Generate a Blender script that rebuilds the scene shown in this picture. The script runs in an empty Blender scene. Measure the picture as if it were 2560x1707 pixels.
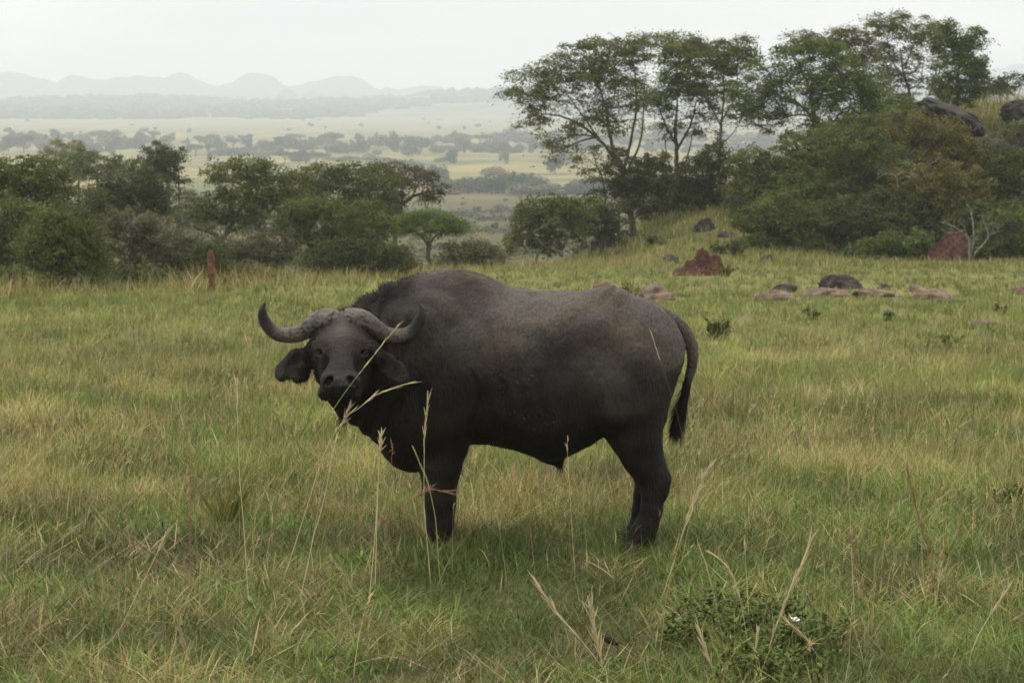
import bpy, math, time
import numpy as np
T0 = time.time()
scene = bpy.context.scene
COL = scene.collection
PI = math.pi

# ------------------------------------------------------------------ camera
F = 6044.0                      # focal length in photograph pixels (2560 wide)
CAMZ = 2.63
TILT = math.atan((853.5 - 228.6) / F)
CT, ST = math.cos(TILT), math.sin(TILT)
cam_d = bpy.data.cameras.new('camera')
cam = bpy.data.objects.new('camera', cam_d)
COL.objects.link(cam)
cam.location = (0, 0, CAMZ)
cam.rotation_euler = (PI / 2 - TILT, 0, 0)
cam_d.sensor_width = 36.0
cam_d.lens = 36.0 * F / 2560.0
cam_d.clip_start = 0.1
cam_d.clip_end = 60000
cam_d.dof.use_dof = True
cam_d.dof.focus_distance = 14.0
cam_d.dof.aperture_fstop = 7.6
scene.camera = cam


def at(px, py, Y):
    """photograph pixel + distance along the ground -> world point"""
    u = (px - 1280.0) / F
    v = (853.5 - py) / F
    dy = CT + v * ST
    dz = -ST + v * CT
    t = Y / dy
    return np.array((u * t, Y, CAMZ + dz * t))


def mpp(Y):
    return Y / F


# ------------------------------------------------------------------ noise
def _hash(ix, iy, iz, seed):
    h = (ix.astype(np.int64) * 374761393 + iy.astype(np.int64) * 668265263
         + iz.astype(np.int64) * 2147483647 + seed * 974711) & 0x7fffffff
    h = ((h ^ (h >> 13)) * 1274126177) & 0x7fffffff
    h = h ^ (h >> 16)
    return (h & 0xffff) / 65535.0


def noise2(x, y, seed=0):
    x = np.asarray(x, float); y = np.asarray(y, float)
    ix = np.floor(x); iy = np.floor(y)
    fx = x - ix; fy = y - iy
    fx = fx * fx * (3 - 2 * fx); fy = fy * fy * (3 - 2 * fy)
    z = np.zeros_like(ix)
    a = _hash(ix, iy, z, seed); b = _hash(ix + 1, iy, z, seed)
    c = _hash(ix, iy + 1, z, seed); d = _hash(ix + 1, iy + 1, z, seed)
    return (a * (1 - fx) + b * fx) * (1 - fy) + (c * (1 - fx) + d * fx) * fy


def fbm2(x, y, oct=4, seed=0):
    s = 0; a = 0.5; t = 0
    for i in range(oct):
        s = s + a * noise2(np.asarray(x) * 2 ** i, np.asarray(y) * 2 ** i, seed + i * 17)
        t += a; a *= 0.5
    return s / t


def noise3(p, seed=0):
    ip = np.floor(p); f = p - ip
    f = f * f * (3 - 2 * f)
    r = 0
    for dx in (0, 1):
        for dy in (0, 1):
            for dz in (0, 1):
                w = ((f[:, 0] if dx else 1 - f[:, 0]) * (f[:, 1] if dy else 1 - f[:, 1])
                     * (f[:, 2] if dz else 1 - f[:, 2]))
                r = r + w * _hash(ip[:, 0] + dx, ip[:, 1] + dy, ip[:, 2] + dz, seed)
    return r


def fbm3(p, oct=3, seed=0):
    s = 0; a = 0.5; t = 0
    for i in range(oct):
        s = s + a * noise3(p * 2 ** i, seed + 31 * i); t += a; a *= .5
    return s / t


def sstep(a, b, x):
    t = np.clip((np.asarray(x, float) - a) / (b - a), 0, 1)
    return t * t * (3 - 2 * t)


# ------------------------------------------------------------------ objects
def mesh_obj(name, verts, faces, mat, parent=None, cols=None, smooth=False, attr='col'):
    """faces: array (n,3)/(n,4) or list of such arrays"""
    if isinstance(faces, np.ndarray):
        faces = [faces]
    faces = [np.asarray(f, np.int32) for f in faces if len(f)]
    verts = np.asarray(verts, np.float32)
    me = bpy.data.meshes.new(name)
    nl = sum(f.size for f in faces); nf = sum(len(f) for f in faces)
    me.vertices.add(len(verts)); me.loops.add(nl); me.polygons.add(nf)
    me.vertices.foreach_set('co', verts.ravel())
    me.loops.foreach_set('vertex_index', np.concatenate([f.ravel() for f in faces]))
    tot = np.concatenate([np.full(len(f), f.shape[1], np.int32) for f in faces])
    start = np.concatenate([[0], np.cumsum(tot)[:-1]]).astype(np.int32)
    me.polygons.foreach_set('loop_start', start)
    me.polygons.foreach_set('loop_total', tot)
    if smooth:
        me.polygons.foreach_set('use_smooth', np.ones(nf, bool))
    me.update(calc_edges=True)
    if cols is not None:
        c = np.asarray(cols, np.float32)
        if c.shape[1] == 3:
            c = np.hstack([c, np.ones((len(c), 1), np.float32)])
        a = me.color_attributes.new(attr, 'FLOAT_COLOR', 'POINT')
        a.data.foreach_set('color', c.ravel())
    me.materials.append(mat)
    o = bpy.data.objects.new(name, me)
    COL.objects.link(o)
    if parent is not None:
        o.parent = parent
        o.matrix_parent_inverse = parent.matrix_world.inverted() if False else o.matrix_parent_inverse
    return o


def tag(o, label=None, cat=None, group=None, kind=None):
    if label: o['label'] = label
    if cat: o['category'] = cat
    if group: o['group'] = group
    if kind: o['kind'] = kind
    return o


def empty(name, loc, label, cat, group=None):
    o = bpy.data.objects.new(name, None)
    COL.objects.link(o)
    o.location = tuple(float(v) for v in loc)
    o.empty_display_size = 0.2
    return tag(o, label, cat, group)


class MB:
    """collects vertices, faces and colours into one mesh"""
    def __init__(s):
        s.v = []; s.f3 = []; s.f4 = []; s.c = []; s.n = 0

    def add(s, v, f, c=None):
        v = np.asarray(v, np.float32).reshape(-1, 3)
        f = np.asarray(f, np.int64)
        if len(f):
            (s.f3 if f.shape[1] == 3 else s.f4).append(f + s.n)
        s.v.append(v)
        if c is not None:
            c = np.asarray(c, np.float32)
            if c.ndim == 1:
                c = np.tile(c, (len(v), 1))
            s.c.append(c)
        s.n += len(v)
        return s

    def build(s, name, mat, parent=None, smooth=False, origin=None):
        v = np.concatenate(s.v)
        if origin is not None:
            v = v - np.asarray(origin, np.float32)
        fs = []
        if s.f3: fs.append(np.concatenate(s.f3))
        if s.f4: fs.append(np.concatenate(s.f4))
        return mesh_obj(name, v, fs, mat, parent, np.concatenate(s.c) if s.c else None, smooth)


def tube(pts, rad, seg=6, cap=True, squash=None):
    """swept tube, returns verts and quads"""
    pts = np.asarray(pts, float); rad = np.asarray(rad, float)
    n = len(pts)
    tan = np.gradient(pts, axis=0)
    tan /= np.linalg.norm(tan, axis=1)[:, None] + 1e-9
    ref = np.array((0.13, 1.0, 0.07)) if abs(tan[0][1]) < .9 else np.array((1.0, 0.1, 0.1))
    V = []
    ang = np.arange(seg) * 2 * PI / seg
    u = np.cross(tan[0], ref); u /= np.linalg.norm(u)
    for i in range(n):
        u = u - tan[i] * np.dot(u, tan[i]); u /= np.linalg.norm(u) + 1e-9
        w = np.cross(tan[i], u)
        V.append(pts[i] + rad[i] * (np.cos(ang)[:, None] * u + np.sin(ang)[:, None] * w))
    V = np.concatenate(V)
    i = np.arange(n - 1)[:, None] * seg; j = np.arange(seg)[None, :]; k = (j + 1) % seg
    q = np.stack([i + j, i + k, i + seg + k, i + seg + j], -1).reshape(-1, 4)
    return V, q


def catmull(P, n):
    P = np.asarray(P, float)
    if len(P) < 3:
        t = np.linspace(0, 1, n)[:, None]
        return P[0] * (1 - t) + P[-1] * t
    Q = np.vstack([2 * P[0] - P[1], P, 2 * P[-1] - P[-2]])
    t = np.linspace(0, len(P) - 1 - 1e-6, n)
    i = t.astype(int); f = (t - i)[:, None]
    p0, p1, p2, p3 = Q[i], Q[i + 1], Q[i + 2], Q[i + 3]
    return .5 * ((2 * p1) + (-p0 + p2) * f + (2 * p0 - 5 * p1 + 4 * p2 - p3) * f ** 2
                 + (-p0 + 3 * p1 - 3 * p2 + p3) * f ** 3)


# ------------------------------------------------------------------ materials
def new_mat(name):
    m = bpy.data.materials.new(name)
    m.use_nodes = True
    nt = m.node_tree
    nt.nodes.clear()
    return m, nt


def N(nt, typ, **kw):
    n = nt.nodes.new(typ)
    for k, v in kw.items():
        if k.startswith('i_'):
            key = k[2:]
            key = int(key) if key.isdigit() else key.replace('_', ' ')
            n.inputs[key].default_value = v
        else:
            setattr(n, k, v)
    return n


def mixc(nt, fac, a, b, typ='MIX'):
    n = nt.nodes.new('ShaderNodeMix')
    n.data_type = 'RGBA'; n.blend_type = typ
    for val, idx in ((fac, 0), (a, 6), (b, 7)):
        if isinstance(val, (int, float)):
            n.inputs[idx].default_value = val
        elif isinstance(val, tuple):
            n.inputs[idx].default_value = val if len(val) == 4 else (*val, 1)
        else:
            nt.links.new(val, n.inputs[idx])
    return n.outputs[2]


def ramp(nt, src, a, b, ca=0.0, cb=1.0):
    n = nt.nodes.new('ShaderNodeMapRange')
    n.interpolation_type = 'SMOOTHSTEP'
    nt.links.new(src, n.inputs[0])
    n.inputs[1].default_value = a; n.inputs[2].default_value = b
    n.inputs[3].default_value = ca; n.inputs[4].default_value = cb
    return n.outputs[0]


def noise_tex(nt, vec, scale, detail=4, rough=.55):
    n = N(nt, 'ShaderNodeTexNoise')
    n.inputs['Scale'].default_value = scale
    n.inputs['Detail'].default_value = detail
    n.inputs['Roughness'].default_value = rough
    if vec is not None:
        nt.links.new(vec, n.inputs['Vector'])
    return n.outputs['Fac']


def leaf_material(name, trans=0.35, rough=.6, spec=.15):
    m, nt = new_mat(name)
    a = N(nt, 'ShaderNodeVertexColor'); a.layer_name = 'col'
    p = N(nt, 'ShaderNodeBsdfPrincipled')
    p.inputs['Roughness'].default_value = rough
    p.inputs['Specular IOR Level'].default_value = spec
    t = N(nt, 'ShaderNodeBsdfTranslucent')
    mx = N(nt, 'ShaderNodeMixShader')
    mx.inputs[0].default_value = trans
    o = N(nt, 'ShaderNodeOutputMaterial')
    nt.links.new(a.outputs[0], p.inputs['Base Color'])
    tc = mixc(nt, .55, a.outputs[0], (1.0, 1.0, .35), 'MULTIPLY')
    nt.links.new(tc, t.inputs[0])
    nt.links.new(p.outputs[0], mx.inputs[1]); nt.links.new(t.outputs[0], mx.inputs[2])
    nt.links.new(mx.outputs[0], o.inputs[0])
    return m


def simple_bump_material(name, c1, c2, scale, bump=.3, rough=.85, attr=False, detail=6, bscale=None, dist=.02):
    """two-tone noise material with bump; c1 may be multiplied with the mesh colour"""
    m, nt = new_mat(name)
    tc = N(nt, 'ShaderNodeTexCoord')
    n1 = noise_tex(nt, tc.outputs['Object'], scale, detail)
    f = ramp(nt, n1, .35, .65)
    c = mixc(nt, f, (*c1, 1), (*c2, 1))
    if attr:
        a = N(nt, 'ShaderNodeVertexColor'); a.layer_name = 'col'
        c = mixc(nt, 1.0, c, a.outputs[0], 'MULTIPLY')
    n2 = noise_tex(nt, tc.outputs['Object'], bscale or scale * 4, 6, .65)
    b = N(nt, 'ShaderNodeBump'); b.inputs['Strength'].default_value = bump
    b.inputs['Distance'].default_value = dist
    nt.links.new(n2, b.inputs['Height'])
    p = N(nt, 'ShaderNodeBsdfPrincipled')
    p.inputs['Roughness'].default_value = rough
    p.inputs['Specular IOR Level'].default_value = .25
    nt.links.new(c, p.inputs['Base Color']); nt.links.new(b.outputs[0], p.inputs['Normal'])
    o = N(nt, 'ShaderNodeOutputMaterial')
    nt.links.new(p.outputs[0], o.inputs[0])
    return m


# ------------------------------------------------------------------ light, sky, air
SUN_EL, SUN_AZ = math.radians(66), math.radians(-75)   # azimuth from the viewing direction, minus = left
w = bpy.data.worlds.new('World'); scene.world = w; w.use_nodes = True
nt = w.node_tree; nt.nodes.clear()
sky = N(nt, 'ShaderNodeTexSky', sky_type='NISHITA')
sky.sun_disc = False
sky.sun_elevation = SUN_EL
sky.sun_rotation = SUN_AZ
sky.air_density = 1.0; sky.dust_density = 4.0; sky.altitude = 900
tc = N(nt, 'ShaderNodeTexCoord')
mp = N(nt, 'ShaderNodeMapping'); mp.inputs['Scale'].default_value = (1.2, 1.2, 9.0)
nt.links.new(tc.outputs['Generated'], mp.inputs['Vector'])
cl = noise_tex(nt, mp.outputs[0], 2.3, 5, .5)
cloud = mixc(nt, ramp(nt, cl, .3, .7), (7.7, 7.75, 7.7, 1), (9.4, 9.3, 9.0, 1))   # stratus sheet over the blue
spz = N(nt, 'ShaderNodeSeparateXYZ'); nt.links.new(tc.outputs['Generated'], spz.inputs[0])
lift = N(nt, 'ShaderNodeMapRange'); nt.links.new(spz.outputs[2], lift.inputs[0])      # overcast skies are brighter overhead
lift.inputs[1].default_value = 0; lift.inputs[2].default_value = 1; lift.inputs[3].default_value = 1.22; lift.inputs[4].default_value = 2.45
cc_ = N(nt, 'ShaderNodeCombineXYZ')
for k_ in range(3): nt.links.new(lift.outputs[0], cc_.inputs[k_])
cloud = mixc(nt, 1.0, cloud, cc_.outputs[0], 'MULTIPLY')
col = mixc(nt, .88, sky.outputs[0], cloud)
bg = N(nt, 'ShaderNodeBackground'); bg.inputs[1].default_value = 0.10
nt.links.new(col, bg.inputs[0])
out = N(nt, 'ShaderNodeOutputWorld'); nt.links.new(bg.outputs[0], out.inputs[0])

sun_d = bpy.data.lights.new('sun', 'SUN'); sun = bpy.data.objects.new('sun', sun_d); COL.objects.link(sun)
sun_d.energy = 1.5; sun_d.angle = math.radians(11); sun_d.color = (1, .94, .84)
sd = np.array((math.sin(SUN_AZ) * math.cos(SUN_EL), math.cos(SUN_AZ) * math.cos(SUN_EL), math.sin(SUN_EL)))
from mathutils import Vector
sun.rotation_euler = Vector(sd).to_track_quat('Z', 'Y').to_euler()
sun.location = tuple(sd * 60)

vs = scene.view_settings
vs.view_transform = 'Standard'; vs.look = 'None'; vs.exposure = 0.0; vs.gamma = 1.0
scene.render.engine = 'CYCLES'
cy = scene.cycles
cy.max_bounces = 6; cy.diffuse_bounces = 3; cy.glossy_bounces = 2; cy.transmission_bounces = 3
cy.volume_bounces = 2; cy.transparent_max_bounces = 4
cy.use_denoising = True
cy.caustics_reflective = False; cy.caustics_refractive = False
# ================================================================== BUFFALO
BY = 14.2


def c1(cx, cy, Y): return at(600 + cx / 3.4836, 650 + cy / 3.4836, Y)      # head tracing frame
def c2(cx, cy, Y=BY): return at(850 + cx / 2.0105, 640 + cy / 2.0105, Y)   # body tracing frame


PX1 = 1 / 3.4836 / F      # metres per head-frame pixel, times distance
PX2 = 1 / 2.0105 / F

top_px = [(-95, 420), (-60, 330), (-20, 290), (30, 270), (75, 248), (100, 225), (150, 190), (200, 160), (260, 130), (330, 105),
          (400, 86), (470, 73), (540, 67), (610, 69), (680, 80), (740, 99), (790, 122), (830, 142), (880, 158), (950, 168),
          (1020, 174), (1100, 178), (1180, 182), (1250, 183), (1290, 181), (1330, 176), (1365, 174), (1410, 183),
          (1460, 206), (1520, 240), (1580, 290), (1630, 334), (1680, 378), (1712, 410), (1730, 432), (1737, 448)]
bot_px = [(-95, 500), (-60, 530), (-25, 580), (10, 670), (40, 770), (75, 822), (120, 860), (180, 915), (230, 970), (270, 1010), (320, 1045), (360, 1060),
          (410, 1058), (460, 1040), (520, 1000), (580, 960), (660, 942), (740, 942), (800, 955), (880, 972), (950, 990),
          (1000, 1010), (1040, 1020), (1080, 1022), (1130, 1012), (1160, 995), (1210, 970), (1260, 945), (1305, 915),
          (1360, 890), (1450, 860), (1550, 800), (1620, 730), (1680, 620), (1712, 530), (1730, 475), (1737, 450)]
tp = np.array([c2(*p)[[0, 2]] for p in top_px]); bp = np.array([c2(*p)[[0, 2]] for p in bot_px])
# half width along the body (metres) and sideways shift of the neck towards the viewer
wd = np.array([(c2(x, 0)[0], h, s) for x, h, s in
               [(-95, .10, -.30), (-40, .20, -.27), (60, .24, -.20), (160, .26, -.13), (260, .285, -.07), (360, .32, -.03), (480, .36, 0),
                (600, .385, 0), (720, .41, 0), (850, .435, 0), (980, .44, 0), (1100, .42, 0), (1200, .385, 0), (1300, .35, 0),
                (1400, .33, 0), (1500, .31, 0), (1600, .26, 0), (1680, .18, 0), (1720, .10, 0), (1737, .03, 0)]])


def smooth_interp(xs, xk, yk):
    g = np.linspace(xk[0], xk[-1], 700)
    v = np.interp(g, xk, yk)
    k = np.hanning(15); k /= k.sum()
    vp = np.pad(v, 7, mode='edge')
    v2 = np.convolve(vp, k, 'valid')
    m = np.minimum(1, np.minimum(g - g[0], g[-1] - g) / .05)
    v = v * (1 - m) + v2 * m
    return np.interp(xs, g, v)


def f_torso(P):
    x, y, z = P[:, 0], P[:, 1], P[:, 2]
    x0, x1 = tp[0, 0], tp[-1, 0]
    xc = np.clip(x, x0, x1)
    zt = smooth_interp(xc, tp[:, 0], tp[:, 1]); zb = smooth_interp(xc, bp[:, 0], bp[:, 1])
    w = smooth_interp(xc, wd[:, 0], wd[:, 1]); ys = BY + smooth_interp(xc, wd[:, 0], wd[:, 2])
    zt = np.maximum(zt, zb + .02)
    # egg section: widest below the middle, narrower over the spine and the hump
    zc = zb + .43 * (zt - zb)
    up = z > zc
    h = np.where(up, zt - zc, zc - zb)
    hump = np.exp(-((xc - c2(520, 0)[0]) / .42) ** 2)
    p = np.where(up, 2.05 - .42 * hump, 2.25)
    a = np.abs(y - ys) / w; b = np.abs(z - zc) / h
    r = (a ** p + b ** p + 1e-9) ** (1 / p)
    d = (r - 1) * np.minimum(w, h) * .9
    return np.maximum(d, np.maximum(x0 - x, x - x1))


def f_cone(a, b, ra, rb, sq=None):
    a = np.asarray(a, float); b = np.asarray(b, float)
    ab = b - a; L2 = ab @ ab

    def f(P):
        t = np.clip(((P - a) @ ab) / L2, 0, 1)
        q = P - a - t[:, None] * ab
        r = ra + (rb - ra) * t
        if sq is not None:      # flatten sideways (y)
            q = q * np.array((1, 1 / sq, 1))
        return np.sqrt((q * q).sum(1)) - r
    f.box = (np.minimum(a - ra, b - rb), np.maximum(a + ra, b + rb))
    return f


def f_ell(c, r, axes=None):
    c = np.asarray(c, float); r = np.asarray(r, float)
    A = np.eye(3) if axes is None else np.asarray(axes, float)

    def f(P):
        q = (P - c) @ A.T
        k0 = np.sqrt(((q / r) ** 2).sum(1)); k1 = np.sqrt(((q / r ** 2) ** 2).sum(1)) + 1e-6
        return k0 * (k0 - 1) / k1
    m = r.max()
    f.box = (c - m, c + m)
    return f


def frame(a, up):
    a = np.asarray(a, float); a = a / np.linalg.norm(a)
    u = np.asarray(up, float); u = u - a * (a @ u); u /= np.linalg.norm(u)
    return np.array((a, u, np.cross(a, u)))


OPS = []          # (kind, f, k)


def U(f, k=.05): OPS.append(('u', f, k))
def SUB(f, k=.03): OPS.append(('s', f, k))


def chain(pts, k, Y, sq=None):
    """pts: (cx, cy, radius) in the body tracing frame"""
    for (x0, y0, r0), (x1, y1, r1) in zip(pts[:-1], pts[1:]):
        U(f_cone(c2(x0, y0, Y), c2(x1, y1, Y), r0, r1, sq), k)


U(f_torso, 0)
# shoulders, both sides
for sgn in (-1, 1):
    U(f_ell(c2(440, 560, BY + sgn * .20), (.26, .17, .42)), .10)
    U(f_ell(c2(500, 760, BY + sgn * .235), (.17, .12, .26)), .08)
    U(f_ell(c2(1490, 480, BY + sgn * .165), (.27, .155, .30)), .10)       # haunch
    U(f_ell(c2(1478, 700, BY + sgn * .185), (.21, .13, .29)), .08)        # thigh
    U(f_ell(c2(1270, 250, BY + sgn * .185), (.13, .06, .030), frame((1, 0, .75), (0, 1, 0))), .17)   # hook bone
    U(f_ell(c2(1640, 420, BY + sgn * .12), (.06, .05, .06)), .07)
    U(f_cone(c2(1310, 340, BY + sgn * .28), c2(1375, 800, BY + sgn * .325), .065, .08), .10)       # front edge of the thigh        # pin bone
    SUB(f_ell(c2(1150, 430, BY + sgn * .455), (.10, .075, .19)), .09)
    SUB(f_cone(c2(1270, 640, BY + sgn * .47), c2(1290, 880, BY + sgn * .44), .035, .04), .07)      # fold of the flank
    SUB(f_cone(c2(330, 420, BY + sgn * .40), c2(400, 760, BY + sgn * .42), .03, .04), .09)          # front of the shoulder       # hollow of the flank
    SUB(f_ell(c2(1330, 470, BY + sgn * .43), (.10, .05, .10)), .08)
    SUB(f_ell(c2(655, 840, BY + sgn * .455), (.03, .055, .30)), .06)       # crease behind the shoulder
# front legs
for sgn, dx, Y in ((-1, 4, BY - .17), (1, -12, BY + .17)):
    chain([(500, 800, .15), (520, 920, .135), (505, 1060, .112), (500, 1150, .094), (503, 1235, .082), (503, 1310, .068),
           (502, 1365, .066), (500, 1425, .062)], .045, Y + 0, .86)
    U(f_cone(c2(600, 985, Y), c2(560, 890, Y), .040, .08), .04)        # elbow
    U(f_ell(c2(497, 1240, Y), (.074, .07, .085)), .03)                 # knee
# hind legs
for sgn, dx, Y in ((-1, 0, BY - .19), (1, -42, BY + .17)):
    chain([(1470, 780, .185), (1482, 900, .145), (1522, 1010, .104), (1556, 1085, .084), (1580, 1135, .074)], .06, Y, .8)
    chain([(1580 + dx * .7, 1135, .074), (1576 + dx, 1200, .064), (1566 + dx, 1280, .059), (1540 + dx * .7, 1360, .062),
           (1515 + dx * .5, 1410, .070), (1488 + dx * .5, 1455, .062)], .04, Y, .85)
    U(f_cone(c2(1625 + dx * .6, 1118, Y), c2(1610 + dx * .8, 1190, Y), .034, .028), .045)   # point of the hock
    U(f_cone(c2(1565, 960, Y), c2(1622, 1110, Y), .045, .026), .04)                # tendon above it
# brisket, sheath
U(f_ell(c2(350, 930, BY), (.17, .15, .16)), .08)
U(f_cone(c2(1050, 985, BY), c2(1102, 1038, BY), .07, .030), .05)
U(f_cone(c2(1100, 1035, BY), c2(1104, 1066, BY), .026, .010), .02)
# skin fold line of the neck
U(f_cone(c2(335, 330, BY - .27), c2(300, 600, BY - .30), .030, .03), .14)
# tail
tail_c = [(1500, 250), (1545, 258), (1600, 282), (1665, 318), (1722, 365), (1758, 425), (1773, 490), (1769, 560), (1752, 620), (1733, 668), (1722, 710)]
tail_r = [.060, .050, .042, .038, .036, .033, .031, .028, .023, .018, .012]
tc_ = catmull(np.array([c2(x, y, BY - .01) for x, y in tail_c]), 26)
tr_ = np.interp(np.linspace(0, 1, 26), np.linspace(0, 1, 11), tail_r)
for i in range(25):
    U(f_cone(tc_[i], tc_[i + 1], tr_[i], tr_[i + 1]), .012)

# ---- head, facing the viewer
HC = 888.0
U(f_cone(c1(1010, 880, 13.98), c1(900, 820, 13.76), .26, .185), .10)                 # neck behind the head
U(f_cone(c1(1170, 1130, 13.98), c1(1010, 960, 13.74), .15, .10), .07)                # throat
U(f_ell(c1(HC, 640, 13.70), (.155, .14, .125)), .05)                                 # cranium
U(f_ell(c1(HC, 560, 13.66), (.055, .07, .056)), .03)                                # crest between the bosses
HA = np.array((0, -.76, -.65)); HN = np.array((0, -.65, .76))
U(f_ell(c1(HC, 770, 13.575), (.150, .135, .10)), .05)                                # upper face
U(f_cone(c1(HC, 800, 13.565), c1(876, 1030, 13.345), .130, .100), .05)                # nose bridge
U(f_cone(c1(HC, 870, 13.64), c1(878, 1090, 13.42), .142, .108), .05)                 # cheeks and upper jaw
for s in (-1, 1):
    U(f_ell(c1(HC + s * 202, 750, 13.568), (.042, .045, .026)), .035)                 # brow over the eye
    U(f_cone(c1(HC + s * 150, 700, 13.585), c1(HC + s * 235, 770, 13.60), .018, .014), .03)
    SUB(f_ell(c1(HC + s * 194, 806, 13.485), (.029, .030, .0155)), .012)               # eye socket
    U(f_cone(c1(HC + s * 150, 842, 13.498), c1(HC + s * 222, 838, 13.512), .010, .011), .012)
    U(f_cone(c1(HC + s * 152, 778, 13.503), c1(HC + s * 228, 776, 13.522), .010, .012), .012)   # lower lid
    SUB(f_ell(c1(HC + s * 150, 930, 13.40), (.025, .05, .06)), .05)                  # hollow beside the nose bridge
U(f_ell(c1(872, 1060, 13.285), (.112, .085, .068)), .035)                             # muzzle
U(f_ell(c1(872, 1130, 13.31), (.105, .075, .06)), .03)                                # upper lip
U(f_ell(c1(735, 1160, 13.335), (.036, .05, .04)), .03)
U(f_ell(c1(1005, 1170, 13.335), (.036, .05, .04)), .03)
for s in (-1, 1):
    cx = 872 + s * 104
    U(f_ell(c1(cx - s * 2, 1050, 13.235), (.040, .03, .044), frame((1, 0, s * .6), (0, 1, 0))), .022)      # nostril rim
    SUB(f_ell(c1(cx - s * 4, 1058, 13.20), (.019, .05, .036), frame((1, 0, s * .75), (0, 1, 0))), .010)    # nostril
SUB(f_cone(c1(745, 1208, 13.26), c1(1000, 1208, 13.26), .012, .012), .02)             # mouth
U(f_cone(c1(985, 1010, 13.66), c1(890, 1225, 13.40), .105, .058), .05)                # lower jaw
U(f_cone(c1(890, 1225, 13.40), c1(900, 1330, 13.41), .052, .034), .03)               # chin
U(f_cone(c1(900, 1330, 13.41), c1(905, 1405, 13.42), .032, .010), .02)
# ears: bent flat blades with a hollow facing forward
def ear(p0, p1, wid, facing, th, curl):
    a = p1 - p0; L = np.linalg.norm(a)
    A = frame(a, np.cross(a, facing))
    c = (p0 + p1) / 2
    U(f_ell(c, (L * .56, wid, th), A), .02)
    nn = A[2] if A[2] @ np.asarray(facing) > 0 else -A[2]
    SUB(f_ell(c + nn * th * 1.05 + a * .03, (L * .46, wid * .78, th * 1.0), A), .012)


ear(c1(645, 805, 13.75), c1(318, 1000, 13.69), .074, np.array((-.15, -1, .1)), .022, 0)
U(f_ell(c1(525, 985, 13.705), (.062, .020, .056)), .02)
SUB(f_ell(c1(515, 985, 13.68), (.045, .018, .040)), .012)
U(f_cone(c1(690, 740, 13.72), c1(600, 815, 13.74), .065, .045), .03)
ear(c1(1180, 835, 13.66), c1(1450, 1050, 13.60), .066, np.array((.30, -1, .05)), .021, 0)
U(f_cone(c1(1120, 770, 13.68), c1(1205, 855, 13.655), .06, .042), .03)


for ex, ey, er in ((352, 1068, .013), (405, 1082, .009), (310, 1062, .007), (455, 1098, .006), (278, 985, .007), (560, 1098, .006)):
    SUB(f_ell(c1(ex, ey, 13.71), (er, .06, er * 1.3)), .008)


def sdf(P):
    P = np.ascontiguousarray(P)
    d = OPS[0][1](P)
    for kind, f, k in OPS[1:]:
        lo, hi = f.box
        m = .10 + k
        idx = np.nonzero(((P > lo - m) & (P < hi + m)).all(1))[0]
        if not len(idx):
            continue
        e = f(P[idx]); g = d[idx]
        if kind == 'u':
            h = np.maximum(k - np.abs(g - e), 0) / max(k, 1e-6)
            d[idx] = np.minimum(g, e) - h * h * k * .25
        else:
            h = np.maximum(k - np.abs(g + e), 0) / max(k, 1e-6)
            d[idx] = np.maximum(g, -e) + h * h * k * .25
    return d


def implicit_mesh(lo, hi, vox, cs=5, band=.09):
    import openvdb
    lo = np.asarray(lo, float)
    n = (np.ceil((np.asarray(hi) - lo) / vox / cs).astype(int)) * cs + 1
    nc = (n - 1) // cs + 1
    g = np.stack(np.meshgrid(*[np.arange(k) for k in nc], indexing='ij'), -1).reshape(-1, 3)
    dc = sdf(lo + g * vox * cs).reshape(nc)
    up = dc
    for ax in range(3):                         # linear upsampling of the coarse field
        t = np.arange(n[ax]) / cs; i = np.minimum(t.astype(int), nc[ax] - 2); f = t - i
        sh = [1, 1, 1]; sh[ax] = -1
        f = f.reshape(sh)
        up = np.take(up, i, ax) * (1 - f) + np.take(up, i + 1, ax) * f
    near = np.abs(up) < band
    ii = np.argwhere(near)
    out = np.clip(up, -.05, .05).astype(np.float32)
    vals = np.empty(len(ii))
    for s in range(0, len(ii), 400000):
        vals[s:s + 400000] = sdf(lo + ii[s:s + 400000] * vox)
    out[near] = np.clip(vals, -.05, .05)
    grid = openvdb.FloatGrid(background=.05)
    grid.copyFromArray(out)
    pts, quads = grid.convertToQuads(0.0)
    return lo + np.asarray(pts, float) * vox, np.asarray(quads)[:, ::-1]


blo = np.array((c1(230, 0, 13.7)[0], 13.10, -.10)); bhi = np.array((c2(1810, 0)[0], 14.72, 1.72))
bv, bq = implicit_mesh(blo, bhi, .0075)


def grid_relax(v, q, it=2, lam=.5):
    e = np.concatenate([q[:, [0, 1]], q[:, [1, 2]], q[:, [2, 3]], q[:, [3, 0]]])
    for _ in range(it):
        s = np.zeros_like(v); c = np.zeros(len(v))
        for k in range(3):
            s[:, k] = np.bincount(e[:, 0], v[e[:, 1], k], len(v)) + np.bincount(e[:, 1], v[e[:, 0], k], len(v))
        c = np.bincount(e[:, 0], minlength=len(v)) + np.bincount(e[:, 1], minlength=len(v))
        v = v + lam * (s / np.maximum(c, 1)[:, None] - v)
    return v


bv = grid_relax(bv, bq, 2, .5)


def quad_normals(v, q):
    n = np.cross(v[q[:, 2]] - v[q[:, 0]], v[q[:, 3]] - v[q[:, 1]])
    vn = np.zeros_like(v)
    for j in range(4):
        for k in range(3):
            vn[:, k] += np.bincount(q[:, j], n[:, k], len(v))
    return vn / (np.linalg.norm(vn, axis=1)[:, None] + 1e-12)


bn = quad_normals(bv, bq)
if ((bv - bv.mean(0)) * bn).sum(1).mean() < 0:
    bq = bq[:, ::-1]; bn = -bn
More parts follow.
